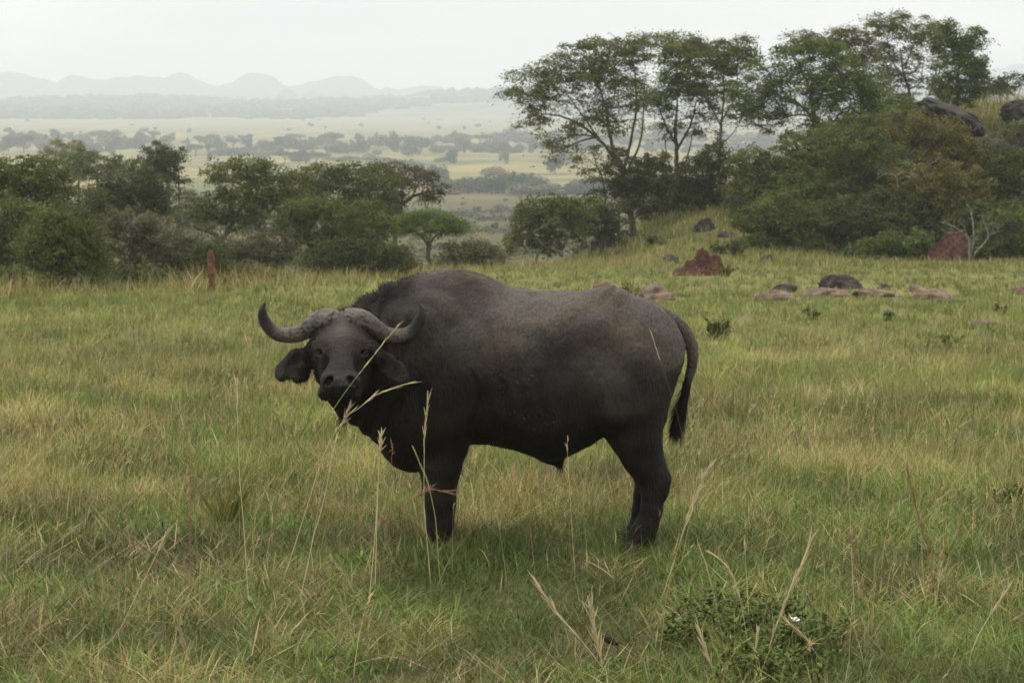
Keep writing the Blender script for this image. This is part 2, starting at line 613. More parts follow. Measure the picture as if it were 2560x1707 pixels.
# hide relief: slack skin, clods of dried mud on the flank, wrinkles over the eyes
headw = sstep(.30, .20, np.abs(bv[:, 0] - c1(HC, 0, 13.5)[0])) * sstep(13.78, 13.66, bv[:, 1])
rel = (fbm3(bv * 9, 3, 5) - .5) * .020 * (1 - headw)
# ribs and loose folds
ribz = sstep(c2(0, 900)[2], c2(0, 700)[2], bv[:, 2]) * sstep(c2(0, 230)[2], c2(0, 380)[2], bv[:, 2]) * sstep(c2(700, 0)[0], c2(780, 0)[0], bv[:, 0]) * sstep(c2(1130, 0)[0], c2(1040, 0)[0], bv[:, 0])
rel += ribz * .0060 * np.sin((bv[:, 0] + .25 * bv[:, 2]) * 2 * PI / .105 + 2 * fbm3(bv * 2, 2, 4))
fold = np.exp(-((bv[:, 0] - c2(655, 0)[0] - .05 * np.sin(bv[:, 2] * 9)) / .022) ** 2) * sstep(c2(0, 920)[2], c2(0, 760)[2], bv[:, 2]) * sstep(c2(0, 470)[2], c2(0, 650)[2], bv[:, 2])
rel -= fold * .022
nf = .8 * sstep(c2(420, 0)[0], c2(300, 0)[0], bv[:, 0]) * (1 - headw) * sstep(c2(0, 1000)[2], c2(0, 800)[2], bv[:, 2])
rel += nf * .010 * np.sin((bv[:, 0] * .9 - bv[:, 2] * .35) * 2 * PI / .085 + 3 * fbm3(bv * 3, 2, 6))
vert = bv * np.array((26, 26, 7))
rel += (fbm3(vert, 2, 9) - .5) * .012 * (1 - headw) * sstep(c2(0, 1000)[2], c2(0, 700)[2], bv[:, 2])
cl_ = noise3(bv * 46, 21)
clod = sstep(.42, .6, fbm3(bv * 4.2, 2, 40)) * sstep(c2(0, 980)[2], c2(0, 850)[2], bv[:, 2]) * sstep(c2(0, 260)[2], c2(0, 480)[2], bv[:, 2])
clod *= sstep(c2(640, 0)[0], c2(800, 0)[0], bv[:, 0])

for s in (-1, 1):
    ec = c1(HC + s * 196, 800, 13.53)
    r_ = np.sqrt(((bv[:, 0] - ec[0]) / 1.25) ** 2 + (bv[:, 2] - ec[2]) ** 2)
    wr = np.exp(-((r_ - .055) / .028) ** 2) * (bv[:, 2] > ec[2] - .004) * headw
    rel += wr * .0055 * np.sin(r_ * 2 * PI / .0135)
rel += headw * (fbm3(bv * np.array((34, 34, 62)), 3, 77) - .5) * .009
bv = bv + bn * rel[:, None]
bn = quad_normals(bv, bq)

# masks: R dusty dried mud with painted top light and rump highlight, G bare wet muzzle, B mud-caked brow
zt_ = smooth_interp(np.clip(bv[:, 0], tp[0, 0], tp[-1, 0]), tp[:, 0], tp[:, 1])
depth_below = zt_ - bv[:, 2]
dust_and_light = sstep(.66, .02, depth_below) * .8  # paler towards the spine: dusty back plus painted top light
dust_and_light *= .12 + 1.35 * sstep(.25, .75, fbm3(bv * 4.2, 4, 3))
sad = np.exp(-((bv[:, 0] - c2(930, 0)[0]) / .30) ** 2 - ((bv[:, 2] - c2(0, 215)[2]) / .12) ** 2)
rump_highlight = np.exp(-((bv[:, 0] - c2(1400, 0)[0]) / .32) ** 2 - ((bv[:, 2] - c2(0, 290)[2]) / .17) ** 2)  # sky highlight painted onto the dusty rump
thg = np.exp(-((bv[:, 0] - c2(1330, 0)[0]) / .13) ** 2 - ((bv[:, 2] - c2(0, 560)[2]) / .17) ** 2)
dust_and_light += .6 * sad * (.5 + fbm3(bv * 9, 3, 14)) + .55 * rump_highlight + .42 * thg * (.4 + fbm3(bv * 11, 2, 8))
dust_and_light *= 1 - .75 * sstep(c2(420, 0)[0], c2(150, 0)[0], bv[:, 0])
dust_and_light = np.clip(dust_and_light, 0, 1) * (1 - headw)

earw = sstep(HC * 0 + .185, .215, np.abs(bv[:, 0] - c1(HC, 0, 13.6)[0])) * headw
dust_and_light += headw * (1 - earw) * .24 * (.4 + 1.1 * fbm3(bv * 13, 3, 66)) * sstep(c1(0, 900, 13.5)[2], c1(0, 720, 13.5)[2], bv[:, 2])
muz = np.exp(-((bv[:, 0] - c1(872, 0, 13.25)[0]) / .12) ** 2 - ((bv[:, 2] - c1(0, 1075, 13.25)[2]) / .06) ** 2) * sstep(13.40, 13.32, bv[:, 1])
brow = np.exp(-((bv[:, 0] - c1(HC, 0, 13.6)[0]) / .065) ** 2) * sstep(c1(0, 680, 13.6)[2], c1(0, 600, 13.6)[2], bv[:, 2]) * sstep(13.85, 13.75, bv[:, 1])
bcol = np.stack([np.clip(dust_and_light, 0, 1), muz, brow, np.clip(clod, 0, 1)], 1)


def hide_material():
    m, nt = new_mat('buffalo_hide')
    a = N(nt, 'ShaderNodeVertexColor'); a.layer_name = 'col'
    sp = N(nt, 'ShaderNodeSeparateColor'); nt.links.new(a.outputs[0], sp.inputs[0])
    tc = N(nt, 'ShaderNodeTexCoord')
    n1 = noise_tex(nt, tc.outputs['Object'], 7, 6, .6)
    base = mixc(nt, ramp(nt, n1, .3, .7), (.0072, .0057, .0046, 1), (.0198, .0142, .0102, 1))
    n2 = noise_tex(nt, tc.outputs['Object'], 60, 5, .7)
    dust_light_col = mixc(nt, ramp(nt, noise_tex(nt, tc.outputs['Object'], 3.2, 3), .35, .65), (.112, .086, .063, 1), (.098, .088, .077, 1))  # pale tone shared by dried mud and the painted light
    fm = N(nt, 'ShaderNodeMath', operation='MULTIPLY')
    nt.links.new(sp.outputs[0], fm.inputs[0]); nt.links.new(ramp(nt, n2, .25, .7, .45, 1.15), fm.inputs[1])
    c = mixc(nt, fm.outputs[0], base, dust_light_col)
    c = mixc(nt, sp.outputs[1], c, (.013, .013, .014, 1))
    c = mixc(nt, sp.outputs[2], c, (.072, .060, .048, 1))
    vc = N(nt, 'ShaderNodeTexVoronoi'); vc.inputs['Scale'].default_value = 44; vc.feature = 'SMOOTH_F1'
    wv_ = N(nt, 'ShaderNodeMixRGB'); wv_.inputs[0].default_value = .04
    nz_ = N(nt, 'ShaderNodeTexNoise'); nz_.inputs['Scale'].default_value = 14; nt.links.new(tc.outputs['Object'], nz_.inputs['Vector'])
    nt.links.new(tc.outputs['Object'], wv_.inputs[1]); nt.links.new(nz_.outputs['Color'], wv_.inputs[2])
    nt.links.new(wv_.outputs[0], vc.inputs['Vector'])
    cm = N(nt, 'ShaderNodeMath', operation='MULTIPLY')          # clods of mud caught in the coat
    nt.links.new(ramp(nt, vc.outputs['Distance'], .30, .10), cm.inputs[0])
    cm2 = N(nt, 'ShaderNodeMath', operation='MULTIPLY')
    nt.links.new(a.outputs['Alpha'], cm2.inputs[0]); nt.links.new(ramp(nt, noise_tex(nt, tc.outputs['Object'], 12, 3), .45, .62), cm2.inputs[1])
    nt.links.new(cm2.outputs[0], cm.inputs[1])
    c = mixc(nt, cm.outputs[0], c, (.062, .050, .040, 1))
    p = N(nt, 'ShaderNodeBsdfPrincipled')
    nt.links.new(c, p.inputs['Base Color'])
    nt.links.new(ramp(nt, sp.outputs[1], 0, 1, .17, .42), p.inputs['Specular IOR Level'])
    nt.links.new(ramp(nt, sp.outputs[1], 0, 1, .60, .30), p.inputs['Roughness'])
    mp = N(nt, 'ShaderNodeMapping'); mp.inputs['Scale'].default_value = (1, 1, .33)
    nt.links.new(tc.outputs['Object'], mp.inputs[0])
    h1 = noise_tex(nt, mp.outputs[0], 230, 3, .6)
    vo = N(nt, 'ShaderNodeTexVoronoi'); vo.inputs['Scale'].default_value = 75
    nt.links.new(mp.outputs[0], vo.inputs['Vector'])
    h2 = noise_tex(nt, tc.outputs['Object'], 38, 4, .6)
    ad = N(nt, 'ShaderNodeMath', operation='ADD'); nt.links.new(h1, ad.inputs[0]); nt.links.new(h2, ad.inputs[1])
    ad2 = N(nt, 'ShaderNodeMath', operation='ADD'); nt.links.new(ad.outputs[0], ad2.inputs[0]); nt.links.new(vo.outputs[0], ad2.inputs[1])
    ad3 = N(nt, 'ShaderNodeMath', operation='MULTIPLY_ADD'); nt.links.new(cm.outputs[0], ad3.inputs[0]); ad3.inputs[1].default_value = 1.6; nt.links.new(ad2.outputs[0], ad3.inputs[2])
    b = N(nt, 'ShaderNodeBump'); b.inputs['Strength'].default_value = .65; b.inputs['Distance'].default_value = .010
    nt.links.new(ad3.outputs[0], b.inputs['Height']); nt.links.new(b.outputs[0], p.inputs['Normal'])
    o = N(nt, 'ShaderNodeOutputMaterial'); nt.links.new(p.outputs[0], o.inputs[0])
    return m


M_hide = hide_material()
borig = c2(1000, 1390); borig = np.array((borig[0], BY, 0.0))
buffalo = empty('buffalo', borig, 'large black-brown buffalo bull standing side-on in the grass, face turned to the viewer', 'buffalo')
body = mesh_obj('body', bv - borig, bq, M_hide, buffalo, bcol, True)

# ---- horns
M_horn, nt = new_mat('horn')
a = N(nt, 'ShaderNodeVertexColor'); a.layer_name = 'col'
tc = N(nt, 'ShaderNodeTexCoord')
n1 = noise_tex(nt, tc.outputs['Object'], 26, 6, .65)
c = mixc(nt, ramp(nt, n1, .53, .62), a.outputs[0], (.040, .029, .022, 1))
n3 = noise_tex(nt, tc.outputs['Object'], 9, 3, .5)
c = mixc(nt, ramp(nt, n3, .4, .65, 0, .45), c, (.092, .077, .060, 1), 'MIX')
p = N(nt, 'ShaderNodeBsdfPrincipled'); p.inputs['Roughness'].default_value = .55; p.inputs['Specular IOR Level'].default_value = .35
nt.links.new(c, p.inputs['Base Color'])
b = N(nt, 'ShaderNodeBump'); b.inputs['Strength'].default_value = .9; b.inputs['Distance'].default_value = .014
n2 = noise_tex(nt, tc.outputs['Object'], 48, 7, .72)
nt.links.new(n2, b.inputs['Height']); nt.links.new(b.outputs[0], p.inputs['Normal'])
o = N(nt, 'ShaderNodeOutputMaterial'); nt.links.new(p.outputs[0], o.inputs[0])
horn_px = [(851, 522, 20, 13.66, 1.1), (849, 521, 62, 13.66, 1.2), (840, 518, 84, 13.66, 1.25), (824, 514, 93, 13.665, 1.25), (795, 511, 96, 13.67, 1.3), (735, 520, 99, 13.68, 1.25), (665, 547, 91, 13.70, 1.15), (600, 592, 84, 13.73, 1.0),
           (535, 632, 76, 13.76, .95), (470, 652, 70, 13.785, .95), (390, 655, 65, 13.80, .95), (320, 640, 61, 13.80, 1), (262, 598, 56, 13.79, 1),
           (220, 540, 53, 13.77, 1), (198, 480, 44, 13.75, 1), (196, 430, 31, 13.73, 1), (205, 396, 18, 13.72, 1), (219, 372, 4, 13.71, 1)]


def horn(mir):
    H = np.array(horn_px, float)
    if mir:
        H[:, 0] = 2 * HC - H[:, 0]
        H[:, 1] += np.where(H[:, 0] > 1300, 4, 0)
    pc = np.array([c1(h[0], h[1], h[3]) for h in H])
    rr = H[:, 2] * PX1 * H[:, 3]
    n = 110; seg = 48
    pts = catmull(pc, n)
    t = np.linspace(0, 1, n); tk = np.linspace(0, 1, len(H))
    r = np.interp(t, tk, rr); dep = np.interp(t, tk, H[:, 4])
    V, q = tube(pts, r, seg)
    V = V.reshape(n, seg, 3)
    off = V - pts[:, None, :]
    off[:, :, 1] *= dep[:, None]
    V = (pts[:, None, :] + off).reshape(-1, 3)
    tt = np.repeat(t, seg)
    nr = off.reshape(-1, 3); nr = nr / (np.linalg.norm(nr, axis=1)[:, None] + 1e-9)
    lump = (fbm3(V * 15, 3, 50) - .5) * .022 * np.clip(1 - tt * 1.5, 0.05, 1) * np.clip(tt * 12, 0, 1)
    ring = np.sin(tt * 2 * PI * 34 + 6 * noise3(V * 12, 4)) * .0012 * sstep(.30, .42, tt) * sstep(.82, .68, tt)
    groove = -(1 - np.abs(noise3(np.stack([tt * 14, np.tile(np.arange(seg), n) * .55, 0 * tt], 1) + 3 * noise3(V * 9, 2)[:, None], 19) - .5) * 2) ** 4 * .006 * sstep(.62, .40, tt) * np.clip(tt * 10, 0, 1)
    lump = lump + groove
    pit = -sstep(.66, .8, noise3(V * np.array((60, 60, 95)), 61)) * .009 * sstep(.62, .40, tt) * np.clip(tt * 10, 0, 1)
    V = V + nr * (lump + ring + pit)[:, None]
    base = np.array((.118, .100, .082)); tip = np.array((.022, .023, .026))
    k = sstep(.50, .78, tt + (noise3(V * 14, 8) - .5) * .18)[:, None]
    colr = base * (1 - k) + tip * k
    o = mesh_obj('horn', V - borig, q, M_horn, buffalo, colr, True)
    return o


horn(False); horn(True)

# ---- eyes
M_eye, nt = new_mat('eye')
p = N(nt, 'ShaderNodeBsdfPrincipled'); p.inputs['Base Color'].default_value = (.006, .005, .004, 1); p.inputs['Roughness'].default_value = .10; p.inputs['Specular IOR Level'].default_value = .22
o = N(nt, 'ShaderNodeOutputMaterial'); nt.links.new(p.outputs[0], o.inputs[0])


def uv_ball(c, r, nu=20, nv=12):
    th = np.linspace(0, PI, nv); ph = np.arange(nu) * 2 * PI / nu
    V = np.stack([np.outer(np.sin(th), np.cos(ph)), np.outer(np.sin(th), np.sin(ph)), np.outer(np.cos(th), np.ones(nu))], -1) * np.asarray(r) + c
    i = np.arange(nv - 1)[:, None] * nu; j = np.arange(nu)[None]; k = (j + 1) % nu
    q = np.stack([i + j, i + nu + j, i + nu + k, i + k], -1).reshape(-1, 4)
    return V.reshape(-1, 3), q


for s in (-1, 1):
    V, q = uv_ball(c1(HC + s * 194, 806, 13.522), (.023, .023, .018))
    mesh_obj('eye', V - borig, q, M_eye, buffalo, None, True)

# ---- hooves
M_hoof = simple_bump_material('hoof_horn', (.010, .009, .008), (.022, .019, .016), 20, .4, .6)
for cx, cy, Y in ((500, 1408, BY - .17), (488, 1400, BY + .17), (1476, 1462, BY - .19), (1450, 1430, BY + .17)):
    mb = MB()
    ctr = c2(cx, cy, Y); ctr[2] = -.085
    for s in (-1, 1):
        V, q = uv_ball(np.array((-.012, s * .034, .035)), (.075, .036, .055), 16, 10)
        V[:, 2] = np.maximum(V[:, 2], 0.0)
        mb.add(V + ctr, q)
    mb.build('hoof', M_hoof, buffalo, True, borig)

# ---- hair: crest, ear fringes, tail switch
rng = np.random.default_rng(7)


def strands(roots, dirs, length, width, bend, seg=3, col=None):
    """tapering hairs or blades; bend = vector added quadratically. returns verts, quads, tris"""
    n = len(roots)
    t = np.linspace(0, 1, seg + 1)
    L = np.broadcast_to(np.asarray(length, float), (n,))[:, None, None]
    pos = roots[:, None, :] + dirs[:, None, :] * L * t[None, :, None] + bend[:, None, :] * L * (t ** 2)[None, :, None]
    side = np.cross(dirs, rng.normal(size=(n, 3))); side /= np.linalg.norm(side, axis=1)[:, None] + 1e-9
    W = np.broadcast_to(np.asarray(width, float), (n,))[:, None, None]
    wv = side[:, None, :] * W * (1 - t[None, :seg, None] * .75) * .5
    L_ = pos[:, :seg] - wv; R_ = pos[:, :seg] + wv
    V = np.concatenate([np.stack([L_, R_], 2).reshape(n, seg * 2, 3), pos[:, seg:]], 1)
    k = seg * 2 + 1
    b = (np.arange(n) * k)[:, None]
    Q = np.concatenate([b + np.array([[2 * s, 2 * s + 1, 2 * s + 3, 2 * s + 2]]) for s in range(seg - 1)]) if seg > 1 else np.zeros((0, 4), int)
    Tq = b + np.array([[2 * seg - 2, 2 * seg - 1, 2 * seg]])
    return V.reshape(-1, 3), Q, Tq


M_hair, nt = new_mat('buffalo_hair')
p = N(nt, 'ShaderNodeBsdfPrincipled'); p.inputs['Base Color'].default_value = (.011, .009, .0075, 1); p.inputs['Roughness'].default_value = .6
p.inputs['Specular IOR Level'].default_value = .2
o = N(nt, 'ShaderNodeOutputMaterial'); nt.links.new(p.outputs[0], o.inputs[0])
xs = bv[:, 0]
crest = np.nonzero((depth_below < .10) & (xs > c2(10, 0)[0]) & (xs < c2(840, 0)[0]) & (bn[:, 2] > .25) & (bv[:, 1] > 13.8))[0]
prob = 1.0 - .75 * sstep(c2(330, 0)[0], c2(700, 0)[0], xs[crest])
crest = crest[rng.random(len(crest)) < prob * .55]
nd = bn[crest] * .6 + np.array((-.45, 0, .15)) + rng.normal(size=(len(crest), 3)) * .28
nd /= np.linalg.norm(nd, axis=1)[:, None]
ln = (.013 + .024 * rng.random(len(crest))) * (1.15 - .75 * sstep(c2(150, 0)[0], c2(520, 0)[0], bv[crest, 0]))
V, Q, Tq = strands(bv[crest] - bn[crest] * .003, nd, ln, .0022, rng.normal(size=nd.shape) * .25, 2)
mane = MB(); mane.add(V, Q); mane.f3.append(Tq); mane.build('mane', M_hair, buffalo, False, borig)
# body coat: short hairs that break the outline everywhere else
pick = rng.choice(len(bv), 26000, replace=False)
pick = pick[(np.abs(bn[pick, 1]) < .75) & (headw[pick] < .2)]
nd = bn[pick] * .5 + np.array((.35, 0, -.45)) + rng.normal(size=(len(pick), 3)) * .25
nd /= np.linalg.norm(nd, axis=1)[:, None]
V, Q, Tq = strands(bv[pick] - bn[pick] * .002, nd, .008 + .012 * rng.random(len(pick)), .0018, rng.normal(size=nd.shape) * .15, 2)
coat = MB(); coat.add(V, Q); coat.f3.append(Tq); coat.build('coat_fringe', M_hair, buffalo, False, borig)
fr = MB()
for (ex, ey, er, Y0) in ((465, 960, 215, 13.71), (1340, 960, 150, 13.64)):
    ec = c1(ex, ey, Y0)
    sel = np.nonzero((np.abs(bv[:, 0] - ec[0]) < er * PX1 * 13.7) & (np.abs(bv[:, 2] - ec[2]) < .14) & (np.abs(bv[:, 1] - ec[1]) < .085) & (bn[:, 2] < -.15 if ex < 800 else bn[:, 2] < .0))[0]
    sel = sel[rng.random(len(sel)) < .6]
    nd = bn[sel] * .7 + np.array((-.12, -.1, -.55)) + rng.normal(size=(len(sel), 3)) * .3
    nd /= np.linalg.norm(nd, axis=1)[:, None]
    V, Q, Tq = strands(bv[sel] - bn[sel] * .002, nd, .012 + .026 * rng.random(len(sel)) ** 2, .0026, rng.normal(size=nd.shape) * .3, 2)
    b0 = fr.n; fr.add(V, Q); fr.f3.append(Tq + b0)
# long dark hair all over the ears
es = np.nonzero((headw > .3) & (earw > .5) & (bv[:, 2] < c1(0, 760, 13.6)[2]) & (bv[:, 2] > c1(0, 1180, 13.6)[2]) & (bv[:, 1] < 13.80))[0]
es = es[(bv[es, 0] < c1(640, 0, 13.7)[0]) | ((bv[es, 0] > c1(1165, 0, 13.6)[0]) & (bv[es, 1] < c1(0, 0, 13.72)[1]))]
es = es[rng.random(len(es)) < .75]
sg = np.where(bv[es, 0] < c1(HC, 0, 13.6)[0], -1.0, 1.0)
nd = bn[es] * .35 + np.stack([sg * .75, 0 * sg - .1, 0 * sg - .75], 1) + rng.normal(size=(len(es), 3)) * .3
nd /= np.linalg.norm(nd, axis=1)[:, None]
V, Q, Tq = strands(bv[es] - bn[es] * .002, nd, (.016 + .034 * rng.random(len(es)) ** 2) * np.where(sg < 0, 1.0, .6), .0034, rng.normal(size=nd.shape) * .25, 2)
b0 = fr.n; fr.add(V, Q); fr.f3.append(Tq + b0)
# chin and sheath tufts
for (pc, n_, ln_, sp_) in ((c1(900, 1370, 13.42), 160, .045, .016), (c1(735, 1180, 13.33), 70, .02, .022), (c2(1103, 1055, BY), 90, .03, .014), (c1(800, 1225, 13.38), 60, .02, .03)):
    r0 = pc + rng.normal(size=(n_, 3)) * sp_
    nd = np.array((.05, 0, -1.0)) + rng.normal(size=(n_, 3)) * .35
    nd /= np.linalg.norm(nd, axis=1)[:, None]
    V, Q, Tq = strands(r0, nd, ln_ * (.4 + .8 * rng.random(n_)), .0028, rng.normal(size=nd.shape) * .4, 3)
    b0 = fr.n; fr.add(V, Q); fr.f3.append(Tq + b0)
fr.build('hair_fringe', M_hair, buffalo, False, borig)
# tail switch
def c7(cx, cy, Y=BY - .01): return at(1560 + cx / 3.645, 700 + cy / 3.645, Y)
n_ = 1500
tt = rng.random(n_)
root = np.array([c7(585 - 35 * a, 880 + 190 * a) for a in tt]) + rng.normal(size=(n_, 3)) * np.array((.008, .012, .01))
endx = 450 + rng.normal(size=n_) * 34
endy = 1430 + rng.normal(size=n_) * 55 - 200 * (rng.random(n_) < .25) * rng.random(n_)
end = np.array([c7(np.clip(x, 395, 540), min(y, 1520)) for x, y in zip(endx, endy)]) + np.stack([np.zeros(n_), rng.normal(size=n_) * .03, np.zeros(n_)], 1)
dv = end - root; Lh = np.linalg.norm(dv, axis=1)
bend = np.stack([-.10 + rng.normal(size=n_) * .05, rng.normal(size=n_) * .05, 0 * Lh], 1)
V, Q, Tq = strands(root, dv / Lh[:, None] - bend, Lh, .0045, bend, 5)
sw = MB(); sw.add(V, Q); sw.f3.append(Tq); sw.build('tail_switch', M_hair, buffalo, False, borig)
print('buffalo', len(bv), round(time.time() - T0, 1))
# ================================================================== LAND
_pY = np.array([-60, 11, 13.5, 16, 60, 90, 120, 160, 256, 420, 700, 1000, 1400, 2000, 4200, 20000.])
_pz = np.array([-.05, -.05, -.06, -.15, -2.50, -4.02, -5.9, -8.8, -15.8, -23.5, -32, -37, -40, -41, -41, -41.])
_gy = np.concatenate([np.linspace(-60, 200, 1301), np.geomspace(200.5, 20000, 900)])
_gz = np.interp(_gy, _pY, _pz)
_k = np.hanning(41); _k /= _k.sum()
_gs = np.convolve(np.pad(_gz, 20, mode='edge'), _k, 'valid')
RIDGE_X = (np.array([-1700, -300, 0, 64, 118, 137, 172, 236, 287, 344, 427, 523, 606, 700, 850, 980, 1080, 1200, 1280, 2200, 4300]) - 1280) * 5600 / F
RIDGE_PY = np.array([256, 258, 261, 252, 248, 255, 249, 245, 259, 245, 248, 253, 260, 253, 251, 249, 238, 233, 230, 226, 230.])


def H(x, Y):
    x = np.asarray(x, float); Y = np.asarray(Y, float)
    z = np.interp(Y, _gy, _gs)
    edge = np.interp(x, [-40, -13, -6, 0, 3, 40], [62, 62, 76, 92, 96, 96])
    z = z - 1.5 * sstep(0, 22, Y - edge) * sstep(4, -2, x) * (1 - .6 * sstep(100, 250, Y))
    # rocky hill on the right, with a low bench in front of it
    bench = 1.25 * sstep(1.5, 9, x) * (1 - .45 * sstep(10, 16, x)) * sstep(90, 112, Y) * (1 - sstep(150, 200, Y))
    lump = fbm2(x * .12 + 5, Y * .12, 3, 12) - .5
    hill = (8.0 + 2.5 * lump) * sstep(5, 25, x) * sstep(101, 138, Y) * (1 - sstep(165, 240, Y)) * (1 - sstep(44, 75, x))
    hill = hill + 1.5 * np.exp(-((x - 9.5) / 4.2) ** 2) * sstep(95, 117, Y) * (1 - sstep(140, 170, Y))
    z = z + bench + hill
    # small humps of the meadow
    near = np.exp(-(np.maximum(Y, 0) / 140) ** 2)
    z = z + (fbm2(x * .55, Y * .55, 3, 3) - .5) * .10 * near * sstep(17, 24, Y) + (fbm2(x * 1.7, Y * 1.7, 2, 8) - .5) * .035 * near
    z = z + (fbm2(x * .012, Y * .012, 4, 31) - .5) * 3.0 * sstep(300, 900, Y)
    # wooded ridge on the far side of the plain
    top = 2.63 - (np.interp(x, RIDGE_X, RIDGE_PY) - 228.6) * 5600 / F + 41
    rough = 1 + .38 * (fbm2(x * .005, Y * .002, 4, 77) - .5)
    z = z + top * rough * sstep(4000, 5700, Y)
    return z


def hit(px, py, y0=9.0, y1=4000):
    Y = np.geomspace(y0, y1, 6000)
    u = (px - 1280.0) / F; v = (853.5 - py) / F
    dy = CT + v * ST; dz = -ST + v * CT
    zr = CAMZ + dz * Y / dy; xr = u * Y / dy
    i = np.nonzero(zr < H(xr, Y))[0]
    i = i[0] if len(i) else len(Y) - 1
    return np.array((xr[i], Y[i], H(xr[i], Y[i])))


def on_ground(px, Y):
    """point on the ground at distance Y under photograph column px"""
    x = (px - 1280.0) / F * Y * 1.0
    return np.array((x, Y, float(H(x, Y))))


rowsY = np.concatenate([np.linspace(-40, 8, 25), np.linspace(8.5, 40, 130), np.linspace(40.6, 280, 200), np.geomspace(284, 14500, 240)])
us = np.linspace(-1, 1, 341)
us = np.sign(us) * np.abs(us) ** 1.45
gx = us[None, :] * (22 + .62 * np.maximum(rowsY, 0))[:, None]
gy = np.repeat(rowsY[:, None], len(us), 1)
gz = H(gx, gy)
nr, nc_ = gx.shape
i = np.arange(nr - 1)[:, None] * nc_ + np.arange(nc_ - 1)[None]
quads = np.stack([i, i + 1, i + nc_ + 1, i + nc_], -1).reshape(-1, 4)

M_ground, nt = new_mat('ground_cover')
geo = N(nt, 'ShaderNodeNewGeometry')
sepp = N(nt, 'ShaderNodeSeparateXYZ'); nt.links.new(geo.outputs['Position'], sepp.inputs[0])
PY_ = sepp.outputs[1]
n_small = noise_tex(nt, geo.outputs['Position'], 5.0, 6, .65)
n_mid = noise_tex(nt, geo.outputs['Position'], .22, 5, .6)
n_big = noise_tex(nt, geo.outputs['Position'], .016, 5, .6)
soil = mixc(nt, ramp(nt, n_small, .35, .65), (.050, .050, .018, 1), (.125, .105, .045, 1))
mead = mixc(nt, ramp(nt, n_mid, .3, .7), (.112, .118, .034, 1), (.180, .160, .055, 1))
c = mixc(nt, ramp(nt, PY_, 20, 60), soil, mead)
vall = mixc(nt, ramp(nt, n_mid, .38, .60), (.042, .046, .010, 1), (.125, .100, .026, 1))
vall = mixc(nt, ramp(nt, noise_tex(nt, geo.outputs['Position'], .9, 5, .7), .42, .6, 0, .6), vall, (.034, .040, .013, 1))
c = mixc(nt, ramp(nt, PY_, 84, 118), c, vall)
plain = mixc(nt, ramp(nt, n_big, .38, .62), (.090, .098, .028, 1), (.250, .205, .070, 1))
c = mixc(nt, ramp(nt, PY_, 760, 1100), c, plain)
farp = mixc(nt, ramp(nt, n_big, .35, .65), (.150, .145, .092, 1), (.225, .205, .135, 1))
c = mixc(nt, ramp(nt, PY_, 2200, 3300), c, farp)
wood = mixc(nt, ramp(nt, noise_tex(nt, geo.outputs['Position'], .006, 6, .65), .40, .58), (.035, .05, .022, 1), (.16, .16, .07, 1))
c = mixc(nt, ramp(nt, PY_, 3900, 4700), c, wood)
p = N(nt, 'ShaderNodeBsdfPrincipled'); p.inputs['Roughness'].default_value = .95; p.inputs['Specular IOR Level'].default_value = .1
nt.links.new(c, p.inputs['Base Color'])
o = N(nt, 'ShaderNodeOutputMaterial'); nt.links.new(p.outputs[0], o.inputs[0])
ground = mesh_obj('ground', np.stack([gx, gy, gz], -1).reshape(-1, 3), quads, M_ground, None, None, True)
tag(ground, kind='structure')

# ---- mountains on the horizon
sk = np.array([(-2400, 190), (-1900, 160), (-1400, 184), (-1000, 165), (-700, 160), (-300, 172), (-80, 158), (0, 165), (60, 170), (100, 181), (130, 189), (150, 182), (172, 169), (190, 173), (215, 179), (250, 181), (300, 175), (345, 173),
               (385, 176), (400, 169), (415, 164), (432, 168), (450, 178), (478, 190), (500, 201), (520, 198), (542, 183), (560, 171), (576, 167), (596, 169),
               (620, 174), (640, 185), (655, 198), (680, 201), (705, 192), (730, 182), (760, 178), (790, 173), (812, 172), (830, 180), (848, 194),
               (870, 207), (890, 204), (925, 209), (960, 201), (1000, 199), (1030, 205), (1080, 209), (1160, 206), (1300, 200), (1450, 190), (1600, 196),
               (1750, 186), (1900, 190), (2050, 180), (2200, 172), (2275, 158), (2352, 147), (2500, 156), (3000, 175), (3500, 165), (4200, 190)], float) * 1.0884
MY = 7800.0
mx = np.linspace(-4600, 4700, 900)
skx = (sk[:, 0] - 1280) / F * MY; skz = CAMZ - (sk[:, 1] - 228.6) / F * MY
top = np.interp(mx, skx, skz)
kk = np.hanning(5); kk /= kk.sum()
top = np.convolve(np.pad(top, 2, mode='edge'), kk, 'valid') + (fbm2(mx * .026, mx * 0, 5, 3) - .5) * 20
mrows = np.linspace(7000, 9000, 50)
s_ = np.clip(1 - np.abs(mrows - MY) / np.where(mrows < MY, 780, 1150), 0, 1)
MX, MYY = np.meshgrid(mx, mrows)
base = -60.0
MZ = base + (top[None, :] - base) * (s_ ** .8)[:, None] * (1 - .35 * (1 - s_[:, None]) * fbm2(MX * .006, MYY * .004, 4, 9))
i = np.arange(len(mrows) - 1)[:, None] * len(mx) + np.arange(len(mx) - 1)[None]
quads = np.stack([i, i + 1, i + len(mx) + 1, i + len(mx)], -1).reshape(-1, 4)
M_mount = simple_bump_material('mountain_rock', (.035, .05, .045), (.07, .085, .08), .006, .2)
mo = mesh_obj('mountains', np.stack([MX, MYY, MZ], -1).reshape(-1, 3), quads, M_mount, None, None, True)
tag(mo, kind='structure')
